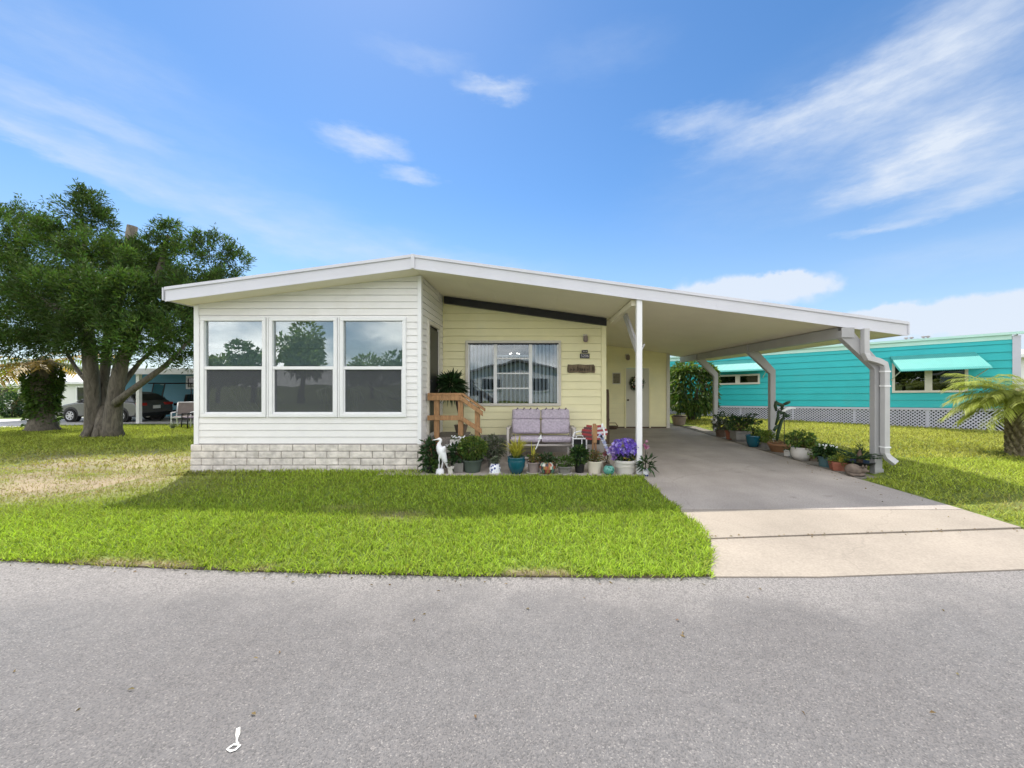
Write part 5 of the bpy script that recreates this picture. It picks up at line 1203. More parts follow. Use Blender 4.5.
# cycad on a dark bowl stand
Yy = 5.42 / (859.5 - VX) * F
t = thing('potted_cycad', (5.42, Yy, .06), 'dark cycad in a shallow black bowl stand beside the near column', 'plant', G2)
mb = MB(); mb.lathe([(.05, 0), (.05, .05), (.2, .13), (.215, .15), (.19, .15), (.06, .08), (0, .08)], n=20); mb.build('bowl', 'blackpot', t, smooth='auto')
mb = MB(); mb.tube([(0, 0, .1), (0, 0, .2), (0, 0, .34)], [.045, .05, .02], 8); mb.build('stem', 'darkwood', t, smooth=True)
V = []
for k in range(15):
    a = 2 * math.pi * k / 15 + .1; lift = .45 + .5 * (k % 3) / 2
    for j in range(16):
        s = .12 + .88 * j / 15; L_ = .27; c = np.array([math.cos(a) * L_ * s, math.sin(a) * L_ * s, .17 + lift * L_ * s * (1 - .45 * s)])
        for sd in (-1, 1): V.append(np.concatenate([c, [-math.sin(a) * sd + math.cos(a) * .6, math.cos(a) * sd + math.sin(a) * .6, .25]]))
for j in range(60): V.append(np.concatenate([[rng.normal(0, .02), rng.normal(0, .02), rng.uniform(.2, .42)], [rng.normal(0, .6), rng.normal(0, .6), .7]]))
V = np.array(V); leaves('fronds', V[:, :3], V[:, 3:], .075, .014, 'g_dark', t, jitter=.12, lenvar=.25, fold=.1)
leafball('low_leaves', (-.12, -.02, .08), (.12, .12, .06), 70, .06, .02, 'g_mid', t)

# ------------------------------------------------------------------ teal mobile home next door
A = Vector((13.90, 11.10, 0)); B = Vector((7.75, 16.3, 0)); dH = (B - A).normalized(); nH = Vector((-dH.y, dH.x, 0))
if nH.dot(-A) < 0: nH = -nH
LH = 14.0; TIL = -.026
def u_of(px):
    k = (px - VX) / F; return (k * A.y - A.x) / (dH.x - k * dH.y)
def pl(u, w, d=0.0, tilt=True):
    p = A + dH * u + nH * d; return (p.x, p.y, w + (TIL * u if tilt else 0))
def z_at(px, py):
    u = u_of(px); q = A + dH * u; return PZ(py, q.y) - TIL * u
home = thing('mobile_home', (10.5, 14.5, .1), 'teal mobile home with mint awnings and white lattice skirting', 'house')
ZS0, ZS1 = .79, 2.80
w1 = (u_of(968), u_of(892), z_at(930, 392.5), z_at(930, 357)); w2 = (u_of(760), u_of(717), z_at(738, 384.5), z_at(738, 374.5))
def pb(mb, u0, u1, z0, z1, d0, d1):
    vs = [pl(u, z, d) for u in (u0, u1) for d in (d0, d1) for z in (z0, z1)]
    mb.add(vs, [(0, 1, 3, 2), (4, 6, 7, 5), (0, 4, 5, 1), (2, 3, 7, 6), (0, 2, 6, 4), (1, 5, 7, 3)])
mb = MB(); siding(mb, 0, LH, ZS0, ZS1, .235, [(w[0] + .03, w[1] - .03, w[2] + .03, w[3] - .03) for w in (w1, w2)], lambda u, w, d: pl(u, w, d), .022)
mb.build('wall', 'teal', home, world=True, normals=False)
mb = MB(); q = [pl(-.0, ZS0, -.02), pl(-.0, ZS0, -3.6), pl(-.0, ZS1 + .14, -3.6), pl(-.0, ZS1 + .14, -.02)]; mb.add(q, [(0, 1, 2, 3)]); mb.build('end_wall', 'housewhite', home, world=True)
mb = MB(); pb(mb, -.05, .11, ZS0 - .05, ZS1 + .1, -.05, .03); mb.build('corner_trim', 'lattice', home, world=True)
mb = MB(); pb(mb, .12, LH, ZS1, ZS1 + .135, -.02, .03); pb(mb, -.1, LH, ZS1 + .137, ZS1 + .21, -.03, .09); mb.build('roof_trim', 'mintedge', home, world=True)
mb = MB(); v0 = [pl(u, z, d) for u in (-.12, LH) for d, z in ((.07, ZS1 + .212), (-1.9, ZS1 + .34), (-3.7, ZS1 + .212))]; mb.add(v0, [(0, 3, 4, 1), (1, 4, 5, 2)]); mb.build('roof', 'roofwhite', home, world=True)
for px in (918, 924, 937, 942): mb = MB(); u = u_of(px) + .2; p = Vector(pl(u, ZS1 + .3, -1.2)); mb.lathe([(.03, -.1), (.03, .04), (.06, .05), (.06, .08), (0, .10)], p, 10); mb.build('roof_vent', 'roofgrey', home, world=True)
mb = MB(); pb(mb, -.02, LH, ZS0 - .07, ZS0 - .005, -.02, .035); mb.build('skirt_rail', 'lattice', home, world=True)
mb = MB(); st = .105; zl0, zl1 = .06, ZS0 - .06
n_ = int((LH + 1) / st)
def clipseg(u0, sgn):
    return [(u0, zl0), (u0 + sgn * (zl1 - zl0), zl1)]
for k in range(n_):
    for sg, d0 in ((1, .0), (-1, .012)):
        u = k * st - (.0 if sg > 0 else 0); ww = .042
        q = [(u, zl0), (u + ww, zl0), (u + ww + sg * (zl1 - zl0), zl1), (u + sg * (zl1 - zl0), zl1)]
        if min(p[0] for p in q) < -.02 or max(p[0] for p in q) > LH: continue
        def zz(u_, z_): return .05 + (z_ - zl0) / (zl1 - zl0) * (zl1 + TIL * u_ - .05)
        mb.add([(*pl(a, 0, d0)[:2], zz(a, z)) for a, z in q], [(0, 1, 2, 3)])
for k in range(8): pb(mb, k * 1.8, k * 1.8 + .07, .06, zl1, -.015, -.004)
mb.build('lattice_skirting', 'lattice', home, world=True, normals=False)
mb = MB(); mb.add([(*pl(0, 0, -.10)[:2], .0), (*pl(LH, 0, -.10)[:2], .0), pl(LH, ZS0, -.10), pl(0, ZS0, -.10)], [(0, 1, 2, 3)]); mb.build('dark_backing', 'void', home, world=True)  # near-black sheet painting the shade under the home
def house_window(w, panes, name_f='offwhite'):
    mb = MB(); t_ = .07
    pb(mb, w[0], w[1], w[2], w[2] + t_, -.02, .05); pb(mb, w[0], w[1], w[3] - t_, w[3], -.02, .05)
    n = panes; pw = (w[1] - w[0] - t_) / n; mids = []
    for k in range(n + 1): a = w[0] + k * pw - (.05 if 0 < k < n else 0); b_ = w[0] + k * pw + t_ + (.05 if 0 < k < n else 0); pb(mb, a, b_, w[2] + t_, w[3] - t_, -.02, .05)
    f = mb.build('window', name_f, home, world=True, bevel=.004)
    for k in range(n):
        mb = MB(); pb(mb, w[0] + k * pw + t_ + (.05 if k else 0), w[0] + (k + 1) * pw - (.05 if k < n - 1 else 0), w[2] + t_, w[3] - t_, .0, .006); mb.build('pane', 'darkglass', f, world=True)
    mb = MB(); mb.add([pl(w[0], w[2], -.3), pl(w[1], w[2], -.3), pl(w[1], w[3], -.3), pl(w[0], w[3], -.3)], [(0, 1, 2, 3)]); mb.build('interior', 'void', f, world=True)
house_window(w1, 2); house_window(w2, 2)
def awning(u0, u1, zt, zb, out):
    mb = MB(); n = max(8, int((u1 - u0) / .045)); st = (u1 - u0) / n
    prof = []
    for k in range(n * 2 + 1):
        u = u0 + k * st / 2; prof.append((u, .010 if k % 2 else 0))
    rows = []
    for s in (0, .94, 1.0):
        d = out * s + .03; z = zt + (zb - zt) * (s if s < 1 else 1.06)
        rows.append([pl(u - .22 * s, z + r, d) for u, r in prof])
    rows.append([pl(u - .22, zb - .05 + (.012 if k % 2 else 0), out + .03) for k, (u, r) in enumerate(prof)])
    m_ = len(prof)
    mb.add([v for r in rows for v in r], [(i * m_ + k, i * m_ + k + 1, (i + 1) * m_ + k + 1, (i + 1) * m_ + k) for i in range(3) for k in range(m_ - 1)])
    for u in (u0, u1): mb.add([pl(u, zt, .02), pl(u - .22, zb, out), pl(u - .22, zb - .04, out), pl(u - .2, zb - .04, out - .12), pl(u, zt - .12, .02)], [(0, 1, 2, 3, 4)])
    o = mb.build('awning', 'mint', home, world=True, normals=False)
    mb = MB()
    for u in (u0 + .03, u1 - .03): mb.tube([pl(u - .2, zb - .02, out - .05), pl(u, zb - .30, .05)], .012, 5)
    mb.build('awning_arm', 'offwhite', o, world=True)
awning(u_of(975), u_of(890), z_at(930, 354.5), z_at(935, 368) - .05, .75)
awning(u_of(764), u_of(711), z_at(738, 360.5), z_at(738, 371), .50)

# ------------------------------------------------------------------ trees and palms
def tree_thing(name, loc, label, cat='tree', group=None): return thing(name, loc, label, cat, group)
def tree_px(clumps, Y0): return [(P(x, y, Y0 + dy), r * (Y0 + dy) / F) for x, y, r, dy in clumps]
def sprays(name, centres, per_m2, length, width, m, par, seed=0, up=.5, flat=.8):
    pos = []; dr = []; tn = []
    for c, r in centres:
        n = int(per_m2 * 12.6 * r * r); u = unit(rng.normal(0, 1, (n, 3))); k = rng.uniform(.25, 1.0, (n, 1)) ** .6
        lump = 1 + .35 * np.sin(u[:, :1] * 5 + c.x) * np.cos(u[:, 1:2] * 4 + c.z * 2) * np.sin(u[:, 2:] * 5)
        pos.append(np.array(c) + u * k * lump * np.array([r, r, r * flat])); dr.append(u * .9 + np.array([0, 0, up])); tn.append(np.full((n, 1), rng.uniform(.6, 1.5)))
    pos = np.concatenate(pos); dr = np.concatenate(dr); tn = np.concatenate(tn)
    tint = tn * rng.uniform(.6, 1.4, (len(pos), 1)) * (1 + rng.normal(0, .10, (len(pos), 3)))
    return leaves(name, pos, dr, length, width, m, par, tint=tint, fold=.12, jitter=.5, world=True)
# big juniper-like tree
TY = 12.1; TX = PX(103, TY); tz = float(gz(TX, TY))
tr = tree_thing('shade_tree', (TX, TY, tz - .02), 'big spreading evergreen tree with several thick stems left of the house')
cl = [(-75, 240, 45, .5), (-55, 310, 48, -.6), (12, 232, 30, .3), (5, 275, 42, -.5), (15, 320, 44, -.9), (20, 345, 22, -.5), (45, 343, 20, -.9), (72, 345, 18, -1.1), (60, 300, 44, -1.2), (48, 255, 36, .2), (72, 245, 36, -.2),
      (84, 214, 22, .3), (90, 200, 15, .4), (100, 222, 17, .5), (100, 262, 36, -.6), (112, 300, 42, -1.4), (92, 335, 34, -1.3), (140, 262, 28, .2), (142, 300, 36, -1.0), (138, 336, 32, -1.4), (118, 352, 20, -1.2),
      (164, 232, 13, .3), (172, 226, 8, .3), (158, 248, 17, .3), (186, 258, 24, .2), (214, 250, 22, .5), (236, 262, 15, .7), (226, 280, 18, .6), (192, 290, 33, -.3), (175, 330, 28, -.9), (206, 320, 28, .3), (218, 345, 20, .6), (165, 358, 15, -.6), (190, 362, 14, 0), (200, 300, 30, 1.0), (235, 310, 22, 1.2),
      (-20, 340, 26, -.6)]
cen = [(c, r * .88) for c, r in tree_px(cl, TY)]
# the far side of the crown
for c, r in list(cen):
    if r > .75 and rng.uniform() < .75: cen.append((c + Vector((rng.normal(0, .5), 1.6 + rng.uniform(0, 1.2), rng.normal(-.2, .4))), r * .95))
sprays('crown', cen, 165, .15, .032, 'g_tree', tr, up=.6)
plumes = []
for c, r in cen:                      # upright pointed plumes of foliage that break the outline
    for _ in range(5):
        d = Vector(rng.normal(0, 1, 3)).normalized(); d.z = abs(d.z) * .8 + .15; d.normalize()
        a = c + d * r * .75; ax = (d * .7 + Vector((rng.normal(0, .15), rng.normal(0, .15), .75))).normalized(); ln = r * rng.uniform(.45, .95); k0 = rng.uniform(.10, .17)
        for q in range(5): plumes.append((a + ax * ln * q / 4, r * k0 * (1.25 - q * .24)))
sprays('crown_plumes', plumes, 330, .13, .026, 'g_tree', tr, up=1.0, flat=1.2)
small = []
for c, r in cen:                      # feathery tips poking out of the outline
    for _ in range(9):
        d = Vector(rng.normal(0, 1, 3)).normalized(); d.z = abs(d.z) * .9; small.append((c + Vector((d.x, d.y, d.z * .8)) * r * rng.uniform(.9, 1.12), r * rng.uniform(.12, .24)))
sprays('crown_tips', small, 420, .12, .026, 'g_tree', tr, up=.9, flat=1.2)
def tp(px, py, dy=0): return P(px, py, TY + dy)
mb = MB()
mb.tube([tp(94, 440, .05), tp(94, 430, .05), tp(93, 410, 0), tp(92, 385, -.1), tp(90, 360, -.2), tp(86, 320, -.3), tp(82, 270, 0), tp(86, 225, .2)], [.31, .225, .185, .175, .17, .15, .11, .04], 12)
mb.tube([tp(103, 440, -.1), tp(103, 428, -.1), tp(104, 405, .2), tp(104, 380, .3), tp(108, 340, .4), tp(118, 300, .4), tp(127, 262, .3), tp(132.5, 226, .3)], [.30, .2, .13, .12, .13, .14, .14, .13], 12)
mb.tube([tp(112, 440, -.05), tp(112, 428, -.05), tp(114, 408, -.1), tp(117, 385, -.1), tp(122, 360, 0), tp(140, 320, 0), tp(160, 270, .2), tp(168, 235, .3)], [.32, .235, .20, .185, .17, .14, .09, .04], 12)
mb.tube([tp(115, 404, -.2), tp(128, 393, -.3), tp(150, 377, -.4), tp(165, 366, -.4), tp(190, 340, -.2)], [.13, .10, .085, .07, .04], 8)
mb.tube([tp(117, 390, -.1), tp(128, 377, .2), tp(140, 362, .4), tp(170, 335, .5)], [.12, .08, .06, .04], 8)
mb.tube([tp(92, 385, -.1), tp(82, 376, .4), tp(76, 368, .5), tp(62, 345, .5), tp(40, 300, .2)], [.10, .06, .05, .05, .03], 8)
mb.tube([tp(88, 330, -.3), tp(60, 310, -.5), tp(20, 290, -.4), tp(-30, 270, 0)], [.14, .12, .08, .03], 8)
mb.tube([tp(140, 320, 0), tp(185, 300, .1), tp(215, 275, .4)], [.12, .08, .03], 8)
for k in range(9):
    a = 2 * math.pi * k / 9 + .2; c = tp(103, 437); mb.tube([c + Vector((math.cos(a) * .30, math.sin(a) * .22, .40)), c + Vector((math.cos(a) * .46, math.sin(a) * .36, .06)), c + Vector((math.cos(a) * .56, math.sin(a) * .45, -.08))], [.08, .085, .04], 7)
mb.build('trunk', 'bark', tr, world=True, smooth=True)
# ivy covered palm trunk
IY = 14.0; IX = PX(43, IY); iz = float(gz(IX, IY))
iv = tree_thing('ivy_palm', (IX, IY, iz), 'short thick palm trunk wrapped in ivy with golden brown fronds above', 'palm')
mb = MB(); mb.lathe([(.50, -.02), (.40, .12), (.29, .5), (.27, 1.2), (.30, 2.0), (.26, 2.5), (.15, 2.7)], n=18, wob=.06); mb.build('trunk', 'bark', iv, smooth=True)
n = 3000; a = rng.uniform(0, 6.283, n); z = rng.uniform(.25, 2.2, n) + .25 * np.sin(a * 3); r_ = (.33 + .06 * np.sin(z * 2.2 + a * 2) + .07 * (z > 1.2) * (z < 2.2)) * (1 - .1 * (z < .5)); k = (z > .75) | (rng.uniform(0, 1, n) < .35) 
pos = np.stack([np.cos(a) * r_, np.sin(a) * r_, z], 1)[k]; dd = np.stack([np.cos(a), np.sin(a), -.3 + 0 * a], 1)[k]; leaves('ivy', pos + rng.normal(0, .03, pos.shape), dd, .13, .08, 'g_mid', iv, fold=.1)
def frond(par, ang, L_, lift, droop, m, leaf=.38, wid=.022, n=34, z0=0.0, r0=.05, name='frond', mb_m='g_light'):
    """one pinnate frond: a rachis and its leaflets in one mesh"""
    V = []; pts = []
    for j in range(n):
        s = j / (n - 1); rr_ = r0 + L_ * s * (1 - .18 * s * droop); z = z0 + L_ * (lift * s - droop * s * s * .75)
        pts.append(np.array([math.cos(ang) * rr_, math.sin(ang) * rr_, z]))
    pts = np.array(pts); side = np.array([-math.sin(ang), math.cos(ang), 0])
    P0 = []; D0 = []; LL = []
    for j in range(3, n):
        t_ = unit((pts[j] - pts[j - 1])[None])[0]; s = j / (n - 1)
        for sd in (-1, 1):
            P0.append(pts[j]); D0.append(t_ * (.55 + .5 * s) + side * sd * .95 + np.array([0, 0, -.12 + rng.normal(0, .12)])); LL.append(leaf * (1 - .75 * abs(s - .4) ** 1.3))
    for j in range(n - 1):
        P0.append(pts[j]); D0.append(pts[j + 1] - pts[j]); LL.append(L_ / n * 1.4)
    P0 = np.array(P0); D0 = unit(np.array(D0)); LL = np.array(LL)[:, None]
    s = unit(np.cross(D0, np.array([0, 0, 1.0]) + rng.normal(0, .15, D0.shape))) * wid
    mid = P0 + D0 * LL * .5; tip = P0 + D0 * LL - np.array([0, 0, 1]) * LL * .28
    Vv = np.stack([P0 - s * .3, P0 + s * .3, mid + s * .5, mid - s * .5, tip], 1)
    tint = rng.uniform(.75, 1.3) * rng.uniform(.75, 1.25, (len(P0), 1)) * np.ones((1, 3))
    return np_mesh(name, Vv, [(0, 1, 2, 3), (3, 2, 4)], 5, m, par, tint)
for k in range(16): frond(iv, 2 * math.pi * k / 16 + .1, rng.uniform(1.7, 2.3), rng.uniform(-.05, .5), rng.uniform(.35, .65), 'g_gold' if k % 4 else 'g_light', .5, .06, 26, 2.5)
# palm at the right edge
PY_ = 7.45; PXX = PX(1023, PY_); pz = float(gz(PXX, PY_))
pa = tree_thing('date_palm', (PXX, PY_, pz), 'short feathery date palm at the right edge of the side lawn', 'palm')
mb = MB(); mb.lathe([(.22, -.03), (.19, .1), (.17, .4), (.18, .8), (.21, 1.05), (.16, 1.2), (.06, 1.3)], n=20, wob=.04)
for k in range(150):
    a = k * 2.4; z = .02 + k * .0078; r = .175; mb.tube([(r * math.cos(a) * .9, r * math.sin(a) * .9, z), (r * math.cos(a) * 1.22, r * math.sin(a) * 1.22, z + .05), (r * math.cos(a) * 1.3, r * math.sin(a) * 1.3, z + .11)], [.045, .035, .012], 5)
mb.build('trunk', 'palmbark', pa)
for k in range(64):
    a = k * 2.39996; tier = k / 64; frond(pa, a, rng.uniform(.9, 1.15), .85 - .80 * tier + rng.normal(0, .06), .60 + .12 * tier, 'g_palm', .30, .013, 58, 1.18 - .12 * tier, .08)
# shrub beyond the storage room
bu = tree_thing('broadleaf_shrub', (PX(692, 14.9), 14.9, .10), 'large broadleaf shrub beyond the storage room corner', 'shrub')
mb = MB()
for k in range(12): a = rng.uniform(0, 6.28); mb.tube([(.1 * math.cos(a), .1 * math.sin(a), 0), (.35 * math.cos(a), .35 * math.sin(a), .9), (.75 * math.cos(a), .75 * math.sin(a), rng.uniform(1.3, 2.2))], [.04, .03, .012], 6)
mb.build('trunk', 'bark', bu, smooth=True)
for nm, mm, n, sh in (('crown', 'g_mid', 3000, .45), ('lit_leaves', 'g_light', 1000, .7), ('shade_leaves', 'g_dark', 600, .1)):  # pale leaves paint in sunlight, dark ones paint in crown shade
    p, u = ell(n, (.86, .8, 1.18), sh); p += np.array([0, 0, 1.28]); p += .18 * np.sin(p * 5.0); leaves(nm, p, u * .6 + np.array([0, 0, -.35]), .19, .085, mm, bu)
t = thing('planter_tub', (PX(679, 13.7), 13.7, .05), 'weathered round tub planter at the foot of the broadleaf shrub', 'pot'); mb = MB(); mb.lathe(cyl(.2, .25, .30), n=20); mb.build('tub', 'brownpot', t, smooth='auto'); mb = MB(); mb.lathe([(.27, .33), (0, .34)], n=16); mb.build('soil', 'soil', t)

# ------------------------------------------------------------------ neighbours on the left
# carport and blue house
def zl(y): return float(gz(-18, y))
nb = thing('neighbour_house', (-18, 23, zl(23)), 'low blue house with a long white carport roof beyond the big tree', 'house')
mb = MB(); siding(mb, -24.6, -8, zl(23), 2.3, .2, [], lambda u, w, d: (u, 23 - d, w)); mb.build('wall', 'bluewall', nb, world=True, normals=False)
wx = PX(193, 22.9); wz = PZ(382, 22.9)
mb = MB(); frame_xz(mb, wx - .42, wx + .42, wz - .42, wz + .36, .10, 22.9, 22.97); f = mb.build('window', 'white', nb, world=True); mb = MB(); mb.bb(wx - .33, wx + .33, 22.94, 22.96, wz - .33, wz + .27); mb.build('pane', 'carglass', f, world=True)
mb = MB()
mb.prism([(17.4, 1.98), (17.4, 2.16), (23.2, 2.42), (29, 2.2), (29, 2.1), (23.2, 2.30)], 'x', -26.5, -7.5); mb.build('roof', 'roofwhite', nb, world=True)
mb = MB(); mb.bb(-26.5, -7.5, 17.34, 17.39, 1.94, 2.20); mb.build('fascia', 'fascia', nb, world=True)
for px in (139, 54, 230): x = PX(px, 17.6); mb = MB(); mb.bb(x - .07, x + .07, 17.53, 17.67, zl(17.6) - .05, 1.99); mb.build('carport_post', 'white', nb, world=True)
def far_house(x0, x1, y0, y1, zb, h, ridge, label, garage=True, wallm='housewhite', roofm='roofwhite', axis='x', grp='white houses beyond the left lawn'):
    t = thing('white_house', ((x0 + x1) / 2, (y0 + y1) / 2, zb), label, 'house', grp)
    mb = MB(); mb.bb(x0, x1, y0, y1, zb, zb + h)
    ym = (y0 + y1) / 2; xm = (x0 + x1) / 2
    if axis == 'y': mb.prism([(x0, zb + h + .001), (x1, zb + h + .001), (xm, zb + h + ridge - .08)], 'y', y0, y1)
    mb.build('wall', wallm, t, world=True)
    mb = MB()
    if axis == 'x': mb.prism([(y0 - .4, zb + h - .05), (ym, zb + h + ridge), (y1 + .4, zb + h - .05), (y1 + .4, zb + h + .1), (ym, zb + h + ridge + .15), (y0 - .4, zb + h + .1)], 'x', x0 - .4, x1 + .4)
    else: mb.prism([(x0 - .4, zb + h - .05), (xm, zb + h + ridge), (x1 + .4, zb + h - .05), (x1 + .4, zb + h + .1), (xm, zb + h + ridge + .15), (x0 - .4, zb + h + .1)], 'y', y0 - .4, y1 + .4)
    mb.build('roof', roofm, t, world=True)
    if garage:
        yw = y0 if y0 > 0 else y1; s = -1 if y0 > 0 else 1
        for k in range(2):
            xa = x0 + (x1 - x0) * (.25 + .45 * k); mb = MB(); frame_xz(mb, xa - .8, xa + .8, zb + .9, zb + 2.0, .09, min(yw, yw + s * .08), max(yw, yw + s * .08)); f = mb.build('window', 'white', t, world=True)
            mb = MB(); mb.bb(xa - .7, xa + .7, min(yw + s * .02, yw + s * .04), max(yw + s * .02, yw + s * .04), zb + .99, zb + 1.91); mb.build('pane', 'carglass', f, world=True)
    return t
far_house(-47, -36.5, 29, 37, -.7, 2.1, .9, 'white house with a pale metal roof behind the left hedge')
far_house(-34.5, -24.5, 27.5, 35, -.65, 2.2, .7, 'white house seen under the carport roof behind the grey car')
far_house(-70, -50, 34, 44, -.8, 2.3, 1.0, 'white house farthest left beyond the pale driveway')
# hedge shrubs on the left
for k, (px, py, r, m_, lab) in enumerate(((12, 405, .62, 'g_dark', 'dark round shrub beyond the pale driveway'), (25, 406, .42, 'g_dry', 'reddish brown shrub right of the dark round shrub'), (2, 392, 1.0, 'g_light', 'light green leafy shrub at the left edge of the street view'))):
    Y = 22.5 + k * .8; c = P(px, py, Y); z = float(gz(-25, Y)); t = thing('shrub', (c.x, Y, z), lab, 'shrub', 'shrubs beyond the left driveway')
    h = c.z - z; p, u = ell(900, (r, r, max(.4, h)), .3); leaves('crown', p + np.array([0, 0, h]), u + np.array([0, 0, .3]), .16, .075, m_, t); mb = MB(); mb.tube([(0, 0, 0), (0, 0, h)], .05, 6); mb.build('trunk', 'bark', t)
# distant tree line (each one a tree)
def far_tree(x, y, zb, h, r, label, grp, n=1500, mm='g_mid', lf=.42):
    t = tree_thing('tree', (x, y, zb), label, 'tree', grp)
    mb = MB(); mb.tube([(0, 0, 0), (.1, 0, h * .35), (0, .1, h * .7)], [.22, .17, .08], 8)
    for k in range(5): a = 1.26 * k; mb.tube([(0, 0, h * .35), (r * .5 * math.cos(a), r * .5 * math.sin(a), h * .65)], [.1, .04], 6)
    mb.build('trunk', 'bark', t, smooth=True)
    P_ = []; D_ = []
    for k in range(9):
        c = np.array([rng.normal(0, .42) * r, rng.normal(0, .42) * r, h * rng.uniform(.45, .85)]); p, u = ell(n // 9, (r * .55, r * .55, h * .17), .3); P_.append(p + c); D_.append(u)
    p = np.concatenate(P_); leaves('crown', p, np.concatenate(D_) + np.array([0, 0, .2]), lf, lf * .5, mm, t)
    return t
# across the street (mirrored in the front windows)
g3 = 'trees across the street'
far_tree(-18.6, -17, 0, 6.7, 2.0, 'tall round tree across the street, mirrored in the middle front window', g3, 2600, 'g_light')
far_tree(-22.8, -17.5, 0, 5.0, 1.6, 'slim tree across the street left of the tall round one', g3, 1500, 'g_mid')
far_tree(-26.0, -18, 0, 4.2, 1.5, 'small tree across the street, mirrored at the left edge of the front windows', g3, 1400, 'g_light')
far_tree(-17.5, -27, 0, 4.9, 2.6, 'broad low tree across the street, mirrored in the right front window', g3, 1800, 'g_light')
far_tree(-12.5, -26, 0, 5.1, 2.4, 'second broad tree across the street, nearer the gabled house', g3, 1800, 'g_mid')
far_tree(6.5, -20, 0, 5.2, 2.2, 'dark tree beside the gabled house across the street', g3, 1800, 'g_dark')
far_house(-6.2, 3.2, -27, -16, 0, 2.4, 1.1, 'white gabled house across the street, mirrored in the picture window', True, 'housewhite', 'roofgrey', 'y', 'houses across the street')
far_house(18.5, 26, 17, 24, 0, 2.7, .5, 'pale house behind the right end of the teal home', False, grp='houses beyond the teal home')

# grey car
cz_ = zl(18.6)
car = thing('parked_car', (-20.91, 19.19, zl(19.2) + .02), 'grey compact car parked behind the big tree trunk', 'car', None, math.pi - R(4))
# local: +x forward, y across
prof = [(-2.10, .38), (-2.16, .60), (-2.10, .88), (-1.95, 1.00), (-1.30, 1.04), (1.00, .98), (1.75, .84), (2.05, .70), (2.10, .45), (2.02, .26), (-2.0, .26)]
def loft(mb, prof, ys_, k):
    """profile extruded across with rounded shoulders"""
    rows = []
    for y, s in zip(ys_, k):
        rows.append([(px * (1 - .03 * (1 - s)), y, .62 + (pz_ - .62) * (1 - .14 * (1 - s))) for px, pz_ in prof])
    n = len(prof); mb.add([v for r in rows for v in r], [(i * n + j, i * n + (j + 1) % n, (i + 1) * n + (j + 1) % n, (i + 1) * n + j) for i in range(len(rows) - 1) for j in range(n)] + [tuple(range(n)), tuple(range((len(rows) - 1) * n, len(rows) * n))])
mb = MB(); loft(mb, prof, (-.86, -.80, -.5, .5, .80, .86), (0, .7, 1, 1, .7, 0)); 
mb.build('body', 'carpaint', car, bevel=.03)
roofp = [(-1.95, .98), (-1.55, 1.32), (-1.15, 1.44), (-.2, 1.47), (.35, 1.42), (1.15, .98)]
mb = MB(); n = len(roofp); rows = [[(x, s * (.80 - .22 * max(0, (z - .98)) / .49), z) for x, z in roofp] for s in (-1, 1)]
mb.add(rows[0] + rows[1], [tuple(range(n)), tuple(range(n, 2 * n))] + [(i, i + 1, n + i + 1, n + i) for i in range(n - 1)]); mb.build('cabin', 'carpaint', car, bevel=.03)
mb = MB()
for s in (-1, 1):
    for q in ([(-1.55, 1.06), (-1.3, 1.30), (-.75, 1.36), (-.62, 1.06)], [(-.55, 1.06), (-.66, 1.36), (.28, 1.33), (.85, 1.03), (.3, 1.02)]):
        pts = [(x, s * (.808 - .22 * (z - .98) / .49), z) for x, z in q]; mb.add(pts, [tuple(range(len(pts)))])
mb.add([(-1.90, -.68, 1.06), (-1.90, .68, 1.06), (-1.57, .58, 1.34), (-1.57, -.58, 1.34)], [(0, 1, 2, 3)]); mb.add([(1.10, -.70, 1.03), (1.10, .70, 1.03), (.42, .58, 1.41), (.42, -.58, 1.41)], [(0, 1, 2, 3)])
mb.build('window', 'carglass', car, normals=False)
for x in (-1.32, 1.30):
    for s in (-1, 1):
        mb = MB(); ring = [(.20, -.1), (.30, -.1), (.325, -.06), (.325, .06), (.30, .1), (.20, .1)]
        vs = []; N_ = 24
        for k in range(N_): a = 2 * math.pi * k / N_; vs += [(x + r * math.cos(a), s * .80 + w_, .325 + r * math.sin(a)) for r, w_ in ring]
        mb.add(vs, [(k * 6 + j, ((k + 1) % N_) * 6 + j, ((k + 1) % N_) * 6 + (j + 1) % 6, k * 6 + (j + 1) % 6) for k in range(N_) for j in range(6)]); w_ = mb.build('wheel', 'tyre', car)
        mb = MB(); 
        for k in range(7): a = 2 * math.pi * k / 7; mb.box((x + .11 * math.cos(a), s * .885, .325 + .11 * math.sin(a)), (.21, .02, .055), (0, -a, 0))
        mb.tube([(x, s * .86, .325), (x, s * .90, .325)], .05, 10); mb.tube([(x + .2 * math.cos(a_), s * .885, .325 + .2 * math.sin(a_)) for a_ in [2 * math.pi * k / 20 for k in range(21)]], .022, 6); mb.build('rim', 'rim', w_)
        mb = MB(); mb.tube([(x, s * .70, .36), (x, s * .868, .36)], .385, 20); mb.build('wheel_arch', 'blackpot', car)
for s in (-1, 1):
    mb = MB(); mb.box((-2.06, s * .62, .86), (.16, .42, .13), (0, R(8), 0)); mb.build('tail_light', 'tail', car, bevel=.02)
    mb = MB(); mb.box((1.98, s * .60, .70), (.2, .34, .12)); mb.build('headlight', 'rim', car, bevel=.02)
    mb = MB(); mb.ball((.72, s * .93, 1.02), (.08, .10, .07), 8, 6); mb.build('mirror', 'carpaint', car, smooth=True)
mb = MB(); mb.box((-2.165, 0, .72), (.02, .34, .16)); mb.build('number_plate', 'white', car)
mb = MB(); mb.box((-2.13, 0, .36), (.1, 1.4, .16)); mb.build('bumper', 'blackpot', car, bevel=.02)

